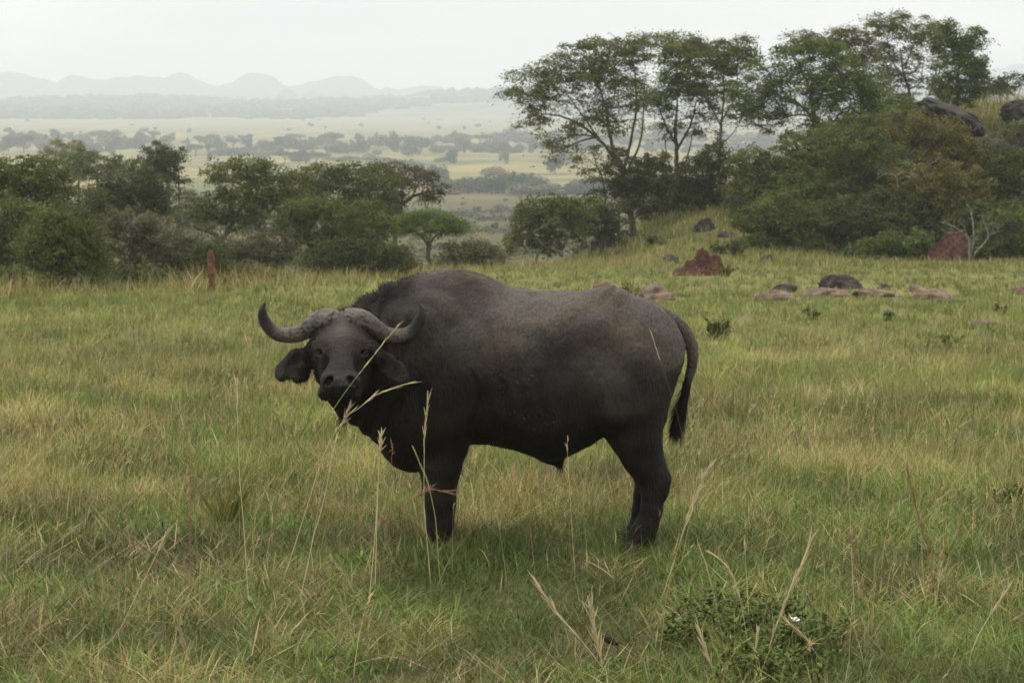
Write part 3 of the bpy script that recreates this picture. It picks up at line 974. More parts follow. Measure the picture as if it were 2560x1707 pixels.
# a lower hill in front of them
hx = np.linspace(-1, 1, 60); hy = np.linspace(-1, 1, 24)
HX, HY = np.meshgrid(hx, hy)
hp = (690 * 1.0884 - 1280) / F * 6500
lowtop = np.interp(hx, [-1, -.75, -.45, -.28, -.05, .12, .42, .7, 1], [0, .35, 1.0, .9, .45, .5, .92, .5, 0])
HZ = -45 + (CAMZ - (204 * 1.0884 - 228.6) / F * 6500 + 45) * np.maximum(lowtop[None, :], 0) * np.sqrt(np.clip(1 - HY ** 2, 0, 1)) + (fbm2(HX * 6, HY * 4, 4, 5) - .5) * 7
i = np.arange(len(hy) - 1)[:, None] * len(hx) + np.arange(len(hx) - 1)[None]
quads = np.stack([i, i + 1, i + len(hx) + 1, i + len(hx)], -1).reshape(-1, 4)
lo_ = mesh_obj('hills', np.stack([HX * 84 + hp, HY * 300 + 6500, HZ], -1).reshape(-1, 3), quads, M_mount, None, None, True)
tag(lo_, kind='structure')

# ---- the air
hz_m, nt = new_mat('hazy_air')
pv = N(nt, 'ShaderNodeVolumePrincipled')
pv.inputs['Color'].default_value = (.895, .945, 1.0, 1)
pv.inputs['Density'].default_value = 2.5e-4
pv.inputs['Anisotropy'].default_value = .1
o = N(nt, 'ShaderNodeOutputMaterial'); nt.links.new(pv.outputs[0], o.inputs['Volume'])
lo = np.array((-9600, -600, -62.)); hi = np.array((9600, 15000, 96.))
cv = np.array([[(lo, hi)[a][0], (lo, hi)[b][1], (lo, hi)[c_][2]] for a in (0, 1) for b in (0, 1) for c_ in (0, 1)])
cf = np.array([[0, 1, 3, 2], [4, 6, 7, 5], [0, 4, 5, 1], [2, 3, 7, 6], [0, 2, 6, 4], [1, 5, 7, 3]])
if not globals().get('NOHAZE'):
    hz = mesh_obj('haze', cv, cf, hz_m)
    tag(hz, kind='stuff')
print('land', round(time.time() - T0, 1))
VS = 2560 / 2352.0             # tracing frame -> photograph pixels
# ================================================================== ROCKS, MOUNDS, DEAD WOOD, PLANTS
rng = np.random.default_rng(41)
M_rock = simple_bump_material('dark_rock', (.022, .019, .016), (.066, .054, .044), 2.2, .9, .9, False, 7, 9, .08)
M_tanrock = simple_bump_material('tan_rock', (.095, .066, .046), (.23, .160, .112), 2.4, .8, .9, False, 7, 10, .06)
M_redrock = simple_bump_material('russet_rock', (.15, .070, .042), (.20, .13, .09), 2.0, .8, .9, False, 7, 10, .06)
M_termite = simple_bump_material('red_earth', (.045, .020, .013), (.110, .049, .032), 7, 1.0, .95, False, 7, 14, .06)
M_rust = simple_bump_material('weathered_red_wood', (.07, .03, .018), (.20, .085, .045), 9, .8, .85, False, 5, 30, .02)


CLEAR = []


def lump(foot, R, seed, rough=.42, flat=0.0, mat=None, name='rock', label='', cat='rock', group=None, freq=1.6, nu=48, nv=30, terr=0.0, sharp=1.0):
    """boulder half sunk in the ground"""
    V, q = uv_ball(np.zeros(3), (1, 1, 1), nu, nv)
    r_ = np.random.default_rng(seed); off = r_.random(3) * 50
    d = V.copy()
    k = 1 + rough * 2 * (fbm3(d * freq + off, 4, seed) - .5)
    ridg = np.abs(noise3(d * freq * 2.2 + off, seed + 3) - .5) * 2
    k = k - rough * .5 * sharp * (1 - ridg) ** 3
    for _ in range(5):                                   # a few broken flat faces
        nrm = r_.normal(size=3); nrm[2] = abs(nrm[2]); nrm /= np.linalg.norm(nrm)
        h = .72 + .2 * r_.random()
        p_ = (d * k[:, None]) @ nrm
        k = np.where(p_ > h, k * (h + (p_ - h) * .25) / np.maximum(p_, 1e-6), k)
    V = d * k[:, None] * np.asarray(R)
    o = mesh_obj(name, V, q, mat or M_rock, None, None, True)
    o.location = tuple(foot + np.array((0, 0, flat)))
    o.rotation_euler = (0, 0, r_.normal() * .15)
    tag(o, label, cat, group)
    return o


def rock_px(cx, cyb, w, h, Y=None, **kw):
    """tracing-frame centre, bottom, width, height"""
    f = hit(cx * VS, cyb * VS, 12, 400) if Y is None else on_ground(cx * VS, Y)
    m = VS / F * f[1]
    if Y is not None:
        f = at(cx * VS, cyb * VS, Y)
    R = np.array((w * .5 * m, w * .42 * m, h * m * 1.0))
    CLEAR.append((f[0], f[1] + R[1] * .3, R[0], R[1]))
    return lump(f + np.array((0, R[1] * .3, -.02)), R, kw.pop('seed'), **kw)


RG = 'rocks lying in the meadow grass on the right'
rock_px(1386, 668, 62, 24, seed=1, mat=M_redrock, label='rounded reddish boulder just above the back of the buffalo', group=RG)
rock_px(1508, 690, 92, 40, seed=2, mat=M_tanrock, label='cracked tan and russet boulder above the rump of the buffalo', group=RG)
rock_px(1797, 672, 70, 26, seed=3, label='small black dome rock on the left part of the pale slabs', group=RG)
rock_px(1930, 664, 112, 38, seed=4, label='large black dome rock behind the pale slabs', group=RG)
rock_px(2032, 664, 32, 13, seed=5, label='tiny dark rock right of the large black dome rock', group=RG)
rock_px(1785, 690, 110, 24, seed=6, mat=M_tanrock, label='low tan slab under the small black dome rock', group=RG)
rock_px(1900, 682, 130, 24, seed=7, mat=M_tanrock, label='long low tan slab under the large black dome rock', group=RG)
rock_px(2010, 682, 110, 22, seed=8, mat=M_tanrock, label='flat tan slab in the middle right of the pale slabs', group=RG)
rock_px(2105, 672, 60, 20, seed=9, mat=M_tanrock, label='small tan block at the back of the pale slabs', group=RG)
rock_px(2140, 688, 110, 26, seed=10, mat=M_tanrock, label='brown and tan slab at the right end of the pale slabs', group=RG)
rock_px(2345, 676, 50, 24, seed=11, mat=M_tanrock, label='brown boulder cut by the right picture edge', group=RG)
rock_px(2262, 745, 66, 14, seed=12, mat=M_tanrock, label='single pale slab nearly buried in grass, nearest of the meadow rocks', group=RG)
rock_px(1540, 606, 52, 24, seed=13, label='grey-brown rock left of the central red termite mound', group=RG)
rock_px(1764, 602, 44, 20, seed=14, label='brown rock at the foot of the slope bushes', group=RG)
rock_px(2296, 590, 62, 28, seed=15, label='black rock right of the bleached dead tree', group=RG)
SR = 'dark rocks on the green slope'
rock_px(1620, 530, 48, 30, seed=16, label='dark pointed rock highest on the green slope', group=SR)
rock_px(1668, 544, 46, 14, seed=17, label='low dark rock right of the pointed rock on the green slope', group=SR)
rock_px(1728, 524, 36, 12, seed=18, label='low grey rock farther right on the green slope', group=SR)
rock_px(1524, 562, 26, 10, seed=19, label='small brown rock low on the left of the green slope', group=SR)
rock_px(1782, 538, 40, 16, seed=20, label='dark rock at the edge of the pale thorn bush', group=SR)
# the tall dark boulder in the shrubs
f = hit(1386 * VS, 578 * VS, 40, 400)
m = VS / F * f[1]
lump(f + np.array((0, .6, 0)), np.array((29 * m, .62, 55 * m)), 33, .22, 0, M_rock, 'boulder', 'tall black boulder half hidden in shrubs left of the pale tree trunk', 'boulder')
# rocks that crown the hill
def crag(px, py, Y, R, tilt, seed, label):
    c = at(px * VS, py * VS, Y)
    o = lump(c, np.array(R), seed, .34, 0, M_rock, 'boulder', label, 'boulder', None, 1.3, 72, 44)
    o.rotation_euler = (0, tilt, 0)
    return o


crag(2188, 268, 119, (1.95, 1.5, .62), .42, 51, 'big slanting dark slab of rock on top of the hill')
crag(2236, 296, 118.4, (.62, .8, .42), .2, 54, 'small dark block under the right end of the slanting slab')
crag(2345, 258, 127, (1.15, 1.3, .75), -.15, 52, 'dark rock on the hilltop at the right picture edge')
crag(2300, 345, 117, (1.25, 1.3, 1.0), .1, 53, 'broad dark rock face on the hillside below the hilltop rocks')
crag(2352, 318, 117.6, (.9, 1.2, 1.0), -.2, 55, 'dark rock rising beside the broad rock face at the right edge')
crag(2140, 395, 108, (.7, .8, .5), .1, 56, 'dark rock half buried in the bushes on the hillside')

# ---- termite mounds
def mound(px, pyb, w, h, seed, label, peaks):
    f = hit(px * VS, pyb * VS, 20, 400); m = VS / F * f[1]
    R = np.array((w * .5 * m, w * .40 * m, h * m))
    nu, nv = 96, 40
    th = np.linspace(0, 1, nv); ph = np.arange(nu) * 2 * PI / nu
    X = np.outer(th, np.cos(ph)); Yy = np.outer(th, np.sin(ph))
    X = X.ravel(); Yy = Yy.ravel()
    Z = np.zeros_like(X)
    for a, b, hh, s in peaks:
        Z = np.maximum(Z, hh * np.clip(1 - (np.hypot((X - a) * 1.0, (Yy - b) * .8) / s) ** 2.0, 0, 1) ** .8)
    P = np.stack([X * R[0], Yy * R[1], Z * R[2]], 1)
    nz = fbm3(P * 3.2, 4, seed) - .5
    gul = np.abs(noise3(np.stack([np.arctan2(P[:, 1], P[:, 0]) * 3, Z * .8, Z * 0], 1) * 1.7, seed + 2) - .5) * 2
    nz = nz + .6 * (fbm3(P * 9, 3, seed + 8) - .5)
    Z2 = P[:, 2] + (nz * .36 - (1 - gul) ** 3 * .16) * R[2] * np.clip(Z * 3, 0, 1)
    P[:, 2] = Z2 - .12 * (np.hypot(X, Yy) > .97)
    P[:, 0] += (fbm3(P * 2.7 + 9, 3, seed + 5) - .5) * .3 * R[0]
    CLEAR.append((f[0], f[1] + R[1] * .5, R[0], R[1]))
    i = np.arange(nv - 1)[:, None] * nu; j = np.arange(nu)[None]; k = (j + 1) % nu
    q = np.stack([i + j, i + nu + j, i + nu + k, i + k], -1).reshape(-1, 4)
    o = mesh_obj('termite_mound', P, q, M_termite, None, None, True)
    o.location = tuple(f + np.array((0, R[1] * .5, -.04)))
    return tag(o, label, 'termite mound', 'red termite mounds')


mound(1612, 634, 142, 62, 61, 'jagged red earth mound in the open meadow, left of the two', [(.0, 0, 1.0, .36), (.16, .05, .93, .30), (.50, .1, .80, .36), (-.32, 0, .60, .42), (-.66, 0, .30, .34), (.1, .2, .60, .85)])
mound(2188, 600, 190, 66, 62, 'smooth red earth mound under the bleached dead tree', [(.12, .1, 1.0, .62), (.42, .2, .80, .5), (-.25, 0, .62, .62), (-.6, .1, .36, .4), (.7, 0, .4, .3)])


def grass_skirt(): pass


# ================================================================== GRASS
rng = np.random.default_rng(11)
M_grass = leaf_material('grass_blade', .30, .55, .3)
PAL = {'green': (.118, .172, .033), 'fresh': (.178, .265, .055), 'dark': (.058, .092, .021), 'olive': (.190, .204, .057),
       'straw': (.42, .345, .155), 'tan': (.30, .228, .105), 'red': (.22, .115, .06), 'brown': (.13, .09, .05)}
PAL = {k: np.array(v) for k, v in PAL.items()}


def blades(n, x, Y, h, wid, lean, curve, col, seg=3, az=None, z=None):
    if z is None:
        z = H(x, Y)
    az = rng.random(n) * 2 * PI if az is None else az
    d = np.stack([np.cos(az), np.sin(az)], 1)
    t = np.linspace(0, 1, seg + 1)
    # horizontal reach grows with t (lean) and t^2 (curve); droop lowers the tip
    hor = lean[:, None] * t + curve[:, None] * t ** 2
    up = t[None, :] * np.sqrt(np.maximum(1 - .5 * lean[:, None] ** 2, .2)) - .45 * np.abs(curve[:, None]) * t ** 2.5
    px = x[:, None] + d[:, 0:1] * hor * h[:, None]
    py = Y[:, None] + d[:, 1:2] * hor * h[:, None]
    pz = z[:, None] - .01 + up * h[:, None]
    pos = np.stack([px, py, pz], -1)
    sa = az + PI / 2 + rng.normal(size=n) * .9
    side = np.stack([np.cos(sa), np.sin(sa), np.zeros(n)], 1)
    prof = np.array([.75, 1, .72, .4, .2])[:seg] if seg > 2 else np.array([.9, .75])
    wv = side[:, None, :] * (wid[:, None] * prof[None, :])[:, :, None] * .5
    V = np.concatenate([np.stack([pos[:, :seg] - wv, pos[:, :seg] + wv], 2).reshape(n, 2 * seg, 3), pos[:, seg:]], 1)
    k = 2 * seg + 1
    b = (np.arange(n) * k)[:, None]
    Q = np.concatenate([b + np.array([[2 * s, 2 * s + 1, 2 * s + 3, 2 * s + 2]]) for s in range(seg - 1)])
    Tq = b + np.array([[2 * seg - 2, 2 * seg - 1, 2 * seg]])
    C = np.repeat(col[:, None, :], k, 1)
    return V.reshape(-1, 3), Q, Tq, C.reshape(-1, 3)


def scatter(n, y0, y1, half=.245, pad=.8, power=1.0):
    """points in the visible wedge, uniform per area"""
    u = rng.random(n)
    Y = np.sqrt(y0 ** 2 + u * (y1 ** 2 - y0 ** 2)) if power == 1 else y0 + (y1 - y0) * u ** power
    x = (rng.random(n) * 2 - 1) * (Y * half + pad)
    return x, Y


def pick_cols(n, wts, jit=.22, soft=None):
    ks = list(wts); W = np.stack([np.broadcast_to(wts[k], (n,)) for k in ks], 1)
    W = W / W.sum(1, keepdims=True)
    cum = np.cumsum(W, 1); r = rng.random(n)[:, None]
    idx = np.minimum((r > cum).sum(1), len(ks) - 1)
    C = np.array([PAL[k] for k in ks])[idx]
    if soft is not None:                          # distant swards blend together
        M = W @ np.array([PAL[k] for k in ks])
        C = C * (1 - soft[:, None]) + M * soft[:, None]
        jit = jit * (1 - .6 * soft[:, None])
    return C * (1 + rng.normal(size=(n, 1)) * jit).clip(.45, 1.7) * (1 + rng.normal(size=(n, 3)) * .05)


G = MB()


def put(r):
    V, Q, Tq, C = r
    b0 = G.n
    G.add(V, Q, C); G.f3.append(Tq + b0)


def low_near_rocks(x, Y):
    """grass is short round the rocks and mounds"""
    k = np.ones(len(x))
    for cx, cY, rx, ry in CLEAR:
        d = np.hypot((x - cx) / (rx + .15), np.where(Y < cY, (Y - cY) / (ry + 2.4), (Y - cY) / (ry + .3)))
        k = np.minimum(k, .28 + .72 * sstep(.8, 1.35, d))
    return k


# --- foreground turf, in tufts
def turf(ntuft, per, y0, y1, hs, ws, sd, side=0):
    tx, tY = scatter(ntuft, y0, y1)
    if side:                                      # sparser sward beyond the edges of the picture
        sx, sY = scatter(side, max(y0 - 2.5, 7), y1, .46, 2.5)
        out_ = np.abs(sx) > sY * .235
        tx = np.concatenate([tx, sx[out_]]); tY = np.concatenate([tY, sY[out_]]); ntuft = len(tx)
    n = ntuft * per
    sp = .035 + .05 * rng.random(ntuft)
    x = np.repeat(tx, per) + rng.normal(size=n) * np.repeat(sp, per)
    Y = np.repeat(tY, per) + rng.normal(size=n) * np.repeat(sp, per)
    dry = fbm2(x * .8 + 3, Y * .8, 4, sd)               # dry and green patches
    dry2 = fbm2(x * 2.6, Y * 2.6, 3, sd + 3)
    tall = fbm2(x * .5 + 9, Y * .5, 3, sd + 7)
    mid = sstep(13.0, 17.5, Y)
    dr = sstep(.49, .75, dry * .6 + dry2 * .4 + .075 * mid - .03 * sstep(26, 40, Y))
    h = hs * (.45 + .9 * rng.random(n)) * (.55 + .9 * tall) * (1 + .35 * dr) * (.8 + .35 * mid)
    far = sstep(28, 55, Y)
    h = h * low_near_rocks(x, Y) if y0 > 30 else h
    C = pick_cols(n, {'green': 1.1 * (1 - dr) + .14, 'fresh': (.75 * (1 - dr) + .02), 'dark': .35 * (1 - dr) + .05, 'olive': .35 + 1.2 * far,
                      'straw': (.10 + 1.0 * dr + .24 * mid) * (1 - .55 * far), 'tan': (.10 + .55 * dr) * (1 - .5 * far), 'brown': .06 + .26 * dr * (1 - mid)}, .22, .62 * sstep(15, 34, Y))
    C = C * (.56 + .88 * fbm2(x * .6 + 40, Y * .42, 3, sd + 21))[:, None] * (.70 + .60 * sstep(.3, .7, fbm2(x * 1.9, Y * 1.4, 2, sd + 33)))[:, None]
    az = np.arctan2(Y - np.repeat(tY, per), x - np.repeat(tx, per)) + rng.normal(size=n) * .8
    nr_ = 1 - sstep(13, 20, Y)
    lean = np.abs(rng.normal(size=n)) * (.28 + .22 * nr_) + .05; curve = np.abs(rng.normal(size=n)) * (.30 + .28 * nr_)
    flat = rng.random(n) < .12 + .14 * dr + .14 * nr_
    lean = np.where(flat, .8 + .3 * rng.random(n), lean)
    put(blades(n, x, Y, h, ws * (.5 + .9 * rng.random(n)), lean, curve, C, 3, az))


turf(12500, 16, 9.3, 19, .182, .0045, 5, 9000)
turf(6000, 14, 19, 34, .170, .0070, 6, 5500)
turf(4600, 14, 34, 62, .170, .012, 7, 4200)
turf(4200, 12, 62, 112, .180, .022, 8, 3800)
# --- fine dead stems and seed haze
for n, y0, y1, hh, ww in ((7000, 10.2, 20, .40, .0027), (6500, 20, 40, .38, .0042), (5000, 40, 100, .34, .0085)):
    x, Y = scatter(n, y0, y1)
    pt = fbm2(x * .45, Y * .45, 3, 91)
    nearfade = .45 + .55 * sstep(12.8, 15.5, Y)
    ok = rng.random(n) < sstep(.30, .62, pt) * nearfade
    x, Y = x[ok], Y[ok]; n = len(x)
    h = hh * (.55 + .7 * rng.random(n)) * (low_near_rocks(x, Y) if y0 > 30 else 1)
    C = pick_cols(n, {'straw': 1.2, 'tan': .4, 'olive': .40, 'red': .05}, .18)
    az = rng.normal(size=n) * 1.1 + .2
    V, Q, Tq, C4 = blades(n, x, Y, h, ww * (.7 + .6 * rng.random(n)), np.abs(rng.normal(size=n)) * .25, np.abs(rng.normal(size=n)) * .22, C, 4, az)
    put((V, Q, Tq, C4))
    # seed heads: a few short awns round the tip
    tip = V.reshape(n, 9, 3)[:, 8]; pre = V.reshape(n, 9, 3)[:, 6]
    for rep in range(4):
        s = rng.random((n, 1)) * .9
        r0 = tip * (1 - s) + pre * s
        dr_ = (tip - pre); dr_ /= np.linalg.norm(dr_, axis=1)[:, None] + 1e-6
        dd = dr_ + rng.normal(size=(n, 3)) * .32
        dd /= np.linalg.norm(dd, axis=1)[:, None]
        V2, Q2, T2 = strands(r0, dd, hh * .13 * (.5 + rng.random(n)), ww * 1.5, rng.normal(size=(n, 3)) * .12, 2)
        b0 = G.n
        G.add(V2, Q2, np.repeat(C * 1.05, 5, 0)); G.f3.append(T2 + b0)
# --- little broad-leaved herbs in the turf
x, Y = scatter(1900, 9.5, 18)
ok = rng.random(len(x)) < sstep(.5, .65, fbm2(x * .9, Y * .9, 3, 55)); x, Y = x[ok], Y[ok]
for rep in range(6):
    n = len(x)
    put(blades(n, x + rng.normal(size=n) * .03, Y + rng.normal(size=n) * .03, .04 + .04 * rng.random(n), .007 + .007 * rng.random(n),
               .5 + .4 * rng.random(n), .3 * rng.random(n), pick_cols(n, {'green': 1, 'fresh': .6, 'dark': .6}), 3, None, H(x, Y) + .02 + .08 * rng.random(n)))
# --- taller lush grass round the hooves
for cx, cY, nn, hh in ((c2(500, 1400)[0], 13.72, 800, .14), (c2(1500, 1450)[0], 13.55, 650, .095), (c2(1620, 1450)[0], 13.7, 200, .15), (c2(500, 1400)[0], 14.1, 250, .14)):
    x = cx + rng.normal(size=nn) * .20; Y = cY + rng.normal(size=nn) * .13
    put(blades(nn, x, Y, hh * (.5 + .9 * rng.random(nn)), .004 + .005 * rng.random(nn), np.abs(rng.normal(size=nn)) * .45, np.abs(rng.normal(size=nn)) * .4,
               pick_cols(nn, {'green': 1.2, 'fresh': .7, 'olive': .5, 'straw': .4, 'dark': .4}), 3))
# --- matted heaps of dead brown grass
for px, py, rr, nn in ((770, 1515, .26, 420), (1505, 1450, .24, 300), (2300, 1480, .3, 260), (330, 1400, .3, 220), (1000, 1640, .3, 200)):
    f = hit(px, py, 9, 30)
    x = f[0] + rng.normal(size=nn) * rr * .55; Y = f[1] + rng.normal(size=nn) * rr
    put(blades(nn, x, Y, .08 + .11 * rng.random(nn), .004 + .003 * rng.random(nn), .95 + .25 * rng.random(nn), .3 * rng.normal(size=nn),
               pick_cols(nn, {'tan': .8, 'brown': 1.3, 'straw': .5, 'olive': .6}), 3, None, H(x, Y) + .02 + .05 * rng.random(nn) * np.exp(-((x - f[0]) / rr) ** 2)))
# --- dead matted litter between the tufts, near the viewer
x, Y = scatter(11000, 9.3, 19)
ok = rng.random(len(x)) < sstep(.42, .62, fbm2(x * 1.3 + 7, Y * 1.3, 3, 71)); x, Y = x[ok], Y[ok]; n = len(x)
put(blades(n, x, Y, .10 + .16 * rng.random(n), .004 + .004 * rng.random(n), .95 + .2 * rng.random(n), .15 * rng.normal(size=n),
           pick_cols(n, {'tan': 1, 'brown': 1.2, 'straw': .5}), 3, None, H(x, Y) + .012 + .05 * rng.random(n)))
grass = G.build('grass', M_grass)
tag(grass, kind='stuff')

# --- tall dry fringe along the far edge of the meadow (left and centre)
G = MB()
n = 13000
x = -18 + 24 * rng.random(n)
edge = np.interp(x, [-40, -13, -6, 0, 3, 40], [60, 60, 74, 92, 96, 96])
Y = edge + rng.normal(size=n) * 2.6 - 1.2
ok = rng.random(n) < .35 + .8 * sstep(.38, .62, fbm2(x * .7, Y * .3, 3, 17)); x, Y = x[ok], Y[ok]; n = len(x)
pt = fbm2(x * .5, Y * .2, 2, 23)
h = (.22 + .42 * rng.random(n) ** 2) * (.6 + .9 * pt) * (1 + .4 * sstep(-4, -9, x))
put(blades(n, x, Y, h, .008 + .010 * rng.random(n), np.abs(rng.normal(size=n)) * .3, np.abs(rng.normal(size=n)) * .35,
           pick_cols(n, {'straw': .8 * pt, 'tan': 1.1 * pt, 'olive': .5, 'green': .35 * (1 - pt), 'red': .15}), 3))
# straw on the hilltop and along the foot of the hill
for (a, b_, c_, d_, m_, hh) in ((17, 30, 126, 142, 5200, .75), (9, 32, 93, 101, 5000, .30), (2, 13, 94, 126, 8000, .34), (20, 32, 112, 128, 2500, .5), (28, 62, 100, 150, 9000, .6)):
    x = a + (b_ - a) * rng.random(m_); Y = c_ + (d_ - c_) * rng.random(m_); n = m_
    pt = fbm2(x * .5, Y * .3, 2, 29)
    put(blades(n, x, Y, hh * (.4 + .9 * rng.random(n)), .022 + .016 * rng.random(n), np.abs(rng.normal(size=n)) * .2, np.abs(rng.normal(size=n)) * .25,
               pick_cols(n, {'straw': .35 + (.6 if hh > .8 else 0), 'tan': .35, 'olive': 1.0, 'green': .9 * (1 - pt)}), 3))
tall = G.build('tall_grass', M_grass)
tag(tall, kind='stuff')
print('grass', round(time.time() - T0, 1))
# ================================================================== TREES AND BUSHES
rng = np.random.default_rng(23)
M_leaf = leaf_material('leaves', .27, .6, .15)
M_bark = simple_bump_material('bark', (.060, .050, .040), (.115, .098, .080), 6, .7, .9, False, 6, 30, .03)
M_pale = simple_bump_material('bleached_wood', (.145, .130, .112), (.26, .24, .21), 8, .5, .85, False, 5, 40, .02)
M_brownbark = simple_bump_material('dark_bark', (.040, .032, .025), (.075, .06, .048), 6, .7, .9, False, 6, 30, .03)

GRN = {'acacia': ((.060, .079, .017), (.138, .155, .036)), 'dark': ((.038, .050, .013), (.095, .105, .026)), 'grey': ((.066, .068, .032), (.135, .128, .062)),
       'olive': ((.090, .086, .021), (.185, .160, .042)), 'bright': ((.080, .122, .022), (.138, .186, .038)), 'brown': ((.072, .066, .030), (.128, .108, .048)),
       'leafy': ((.076, .094, .020), (.165, .178, .040)), 'yellow': ((.150, .135, .044), (.235, .200, .075)), 'green': ((.062, .092, .019), (.145, .178, .038)), 'blue': ((.034, .055, .030), (.065, .085, .042))}


GROW = {'bushes and thorn trees below the meadow edge on the left', 'spreading thorn trees in the middle of the valley side', 'bushes crowding the rocky slope on the right'}


def leaf_cards(P, size, asp, rng, up=.5):
    """one small diamond leaf at every point"""
    n = len(P)
    a = rng.normal(size=(n, 3)); a[:, 2] *= .55
    a /= np.linalg.norm(a, axis=1)[:, None] + 1e-9
    nz = rng.normal(size=(n, 3)); nz[:, 2] += up * 2
    b = np.cross(nz, a); b /= np.linalg.norm(b, axis=1)[:, None] + 1e-9
    L = (size * (.6 + .8 * rng.random(n)))[:, None]
    W = L * asp
    V = np.stack([P - a * L * .5, P - b * W * .5 - a * L * .05, P + a * L * .5, P + b * W * .5 - a * L * .05], 1)
    F_ = np.arange(n)[:, None] * 4 + np.arange(4)[None]
    return V.reshape(-1, 3), F_


def bent_branch(a, b, n, wig, rng, sag=0.0):
    t = np.linspace(0, 1, n)[:, None]
    L = np.linalg.norm(b - a)
    m1 = a + (b - a) * .35 + np.array((0, 0, 1)) * L * .10 + rng.normal(size=3) * L * wig
    m2 = a + (b - a) * .7 + np.array((0, 0, 1)) * L * .06 + rng.normal(size=3) * L * wig
    P = catmull(np.array([a, m1, m2, b]), n)
    P[:, 2] -= sag * L * (t[:, 0] ** 2)
    return P


def plant(name, label, cat, Y, trunks, clumps, depth=1.0, leaf=.13, n=6000, hue='acacia', group=None, asp=.45, flat=.45, spray=.42,
          bark=None, twig=True, px=None, scale_r=1.0, dens_shell=.6, gaps=0.0, grow=None, lps=68):
    """trunks: [(pts [(x,y) in the tracing frame], r0, r1 metres)], clumps: [(x, y, rx, ry[, weight, hue])]; Y distance"""
    bark = bark or M_bark
    mp_ = VS / F * Y                                   # metres per tracing pixel
    # position of the foot
    if trunks:
        fx = trunks[0][0][0][0]
    else:
        fx = np.mean([c[0] for c in clumps])
    foot = on_ground(fx * VS, Y)
    root = empty(name, foot, label, cat, group)
    wood = MB()
    nodes = []
    for pts, r0, r1 in trunks:
        d = rng.normal() * .04 * depth
        P = np.array([at(x * VS, y * VS, Y) for x, y in pts])
        P[:, 1] += np.cumsum(rng.normal(size=len(P)) * .10 * depth)
        if pts[0] is trunks[0][0][0]:
            P[0, 2] = min(P[0, 2], foot[2]) - .15
            P[0, 1] = Y
        m = max(8, 5 * len(P))
        C = catmull(P, m)
        C += rng.normal(size=C.shape) * r1 * .35
        V, q = tube(C, np.linspace(r0, r1, m) * scale_r, 7)
        wood.add(V, q)
        for k in range(m // 3, m):
            nodes.append((C[k], r0 + (r1 - r0) * k / m))
    if not nodes:
        P = foot + np.array([(0, 0, -.1), (.05, 0, .4), (.0, .05, .8)])
        V, q = tube(catmull(P, 6), np.linspace(.09, .05, 6), 6); wood.add(V, q)
        nodes = [(P[1], .05), (P[2], .04)]
    nodesP = np.array([a for a, _ in nodes])
    area = np.array([c[2] * c[3] * (c[4] if len(c) > 4 and c[4] else 1) for c in clumps], float)
    area /= area.sum()
    crown = MB()
    for c, af in zip(clumps, area):
        cx, cyy, rx, ry = c[:4]
        gw = grow or (1.14 if group in GROW else 1.0)
        rx, ry = rx * gw, ry * gw
        h0, h1 = GRN[c[5] if len(c) > 5 else hue]
        h0 = np.array(h0); h1 = np.array(h1)
        ctr = at(cx * VS, cyy * VS, Y)
        R = np.array((rx * mp_, max(rx, ry) * mp_ * .85 * depth, ry * mp_))
        # limb that carries this part of the crown
        dd = np.linalg.norm((nodesP - ctr) * np.array((1, 1, 1.0)), axis=1) + 1.2 * np.maximum(nodesP[:, 2] - ctr[2], 0)
        k0 = int(np.argmin(dd))
        ends = []
        if twig:
            lim = bent_branch(nodesP[k0], ctr + np.array((0, 0, -.15 * R[2])), 9, .07, rng)
            r_b = min(nodes[k0][1] * .75, .022 * np.linalg.norm(lim[-1] - lim[0]) + .012)
            V, q = tube(lim, np.linspace(r_b, r_b * .45, 9), 5); wood.add(V, q)
            ends = [lim[4], lim[6], lim[8]]
        nl = int(n * af)
        ns = max(6, int(nl / lps))
        d = rng.normal(size=(ns, 3)); d /= np.linalg.norm(d, axis=1)[:, None]
        rad = (rng.random(ns) ** (1 / 3.0))
        rad = dens_shell * np.maximum(rad, .55 + .45 * rng.random(ns)) + (1 - dens_shell) * rad
        S = ctr + d * rad[:, None] * R
        # broken outline: push some sprays out, drop some lower ones
        S += d * (rng.random(ns) < .22)[:, None] * R * .28 * rng.random((ns, 1))
        if gaps > 0:
            g = fbm3(S * (1.1 / max(spray, .2)) * .6, 2, 13)
            S = S[g > gaps]; ns = len(S)
            if ns == 0: continue
        S[:, 2] = np.maximum(S[:, 2], H(S[:, 0], S[:, 1]) + .05)
        if twig:
            ksel = rng.choice(ns, min(ns, 14 + int(ns * .35)), replace=False)
            E_ = np.array(ends)
            for k in ksel:
                e = E_[rng.integers(len(E_))]
                tw = bent_branch(e, S[k], 5, .08, rng)
                V, q = tube(tw, np.linspace(.016, .006, 5) * max(1, R[0] / 2.0), 3); wood.add(V, q)
        per = max(8, int(nl / ns))
        sz = spray * (.6 + .8 * rng.random(ns))
        off = rng.normal(size=(ns, per, 3)) * sz[:, None, None] * np.array((.44, .44, .44 * flat))
        r2 = (off[:, :, :2] ** 2).sum(-1)
        off[:, :, 2] -= .35 * r2 / sz[:, None]            # drooping rim
        P = (S[:, None, :] + off).reshape(-1, 3)
        V, F_ = leaf_cards(P, leaf, asp, rng)
        tone = rng.random(ns)[:, None] * .75 + rng.random((ns, per)) * .25
        cc = h0 + (h1 - h0) * tone[:, :, None]
        cc = cc * (1 + rng.normal(size=(ns, 1, 1)) * .12).clip(.6, 1.5) * (1 + rng.normal(size=(ns, per, 1)) * .14).clip(.5, 1.6)
        cc = np.repeat(cc.reshape(-1, 3), 4, 0)
        crown.add(V, F_, cc)
    wood.build('trunk', bark, root, True, foot)
    crown.build('crown', M_leaf, root, False, foot)
    return root


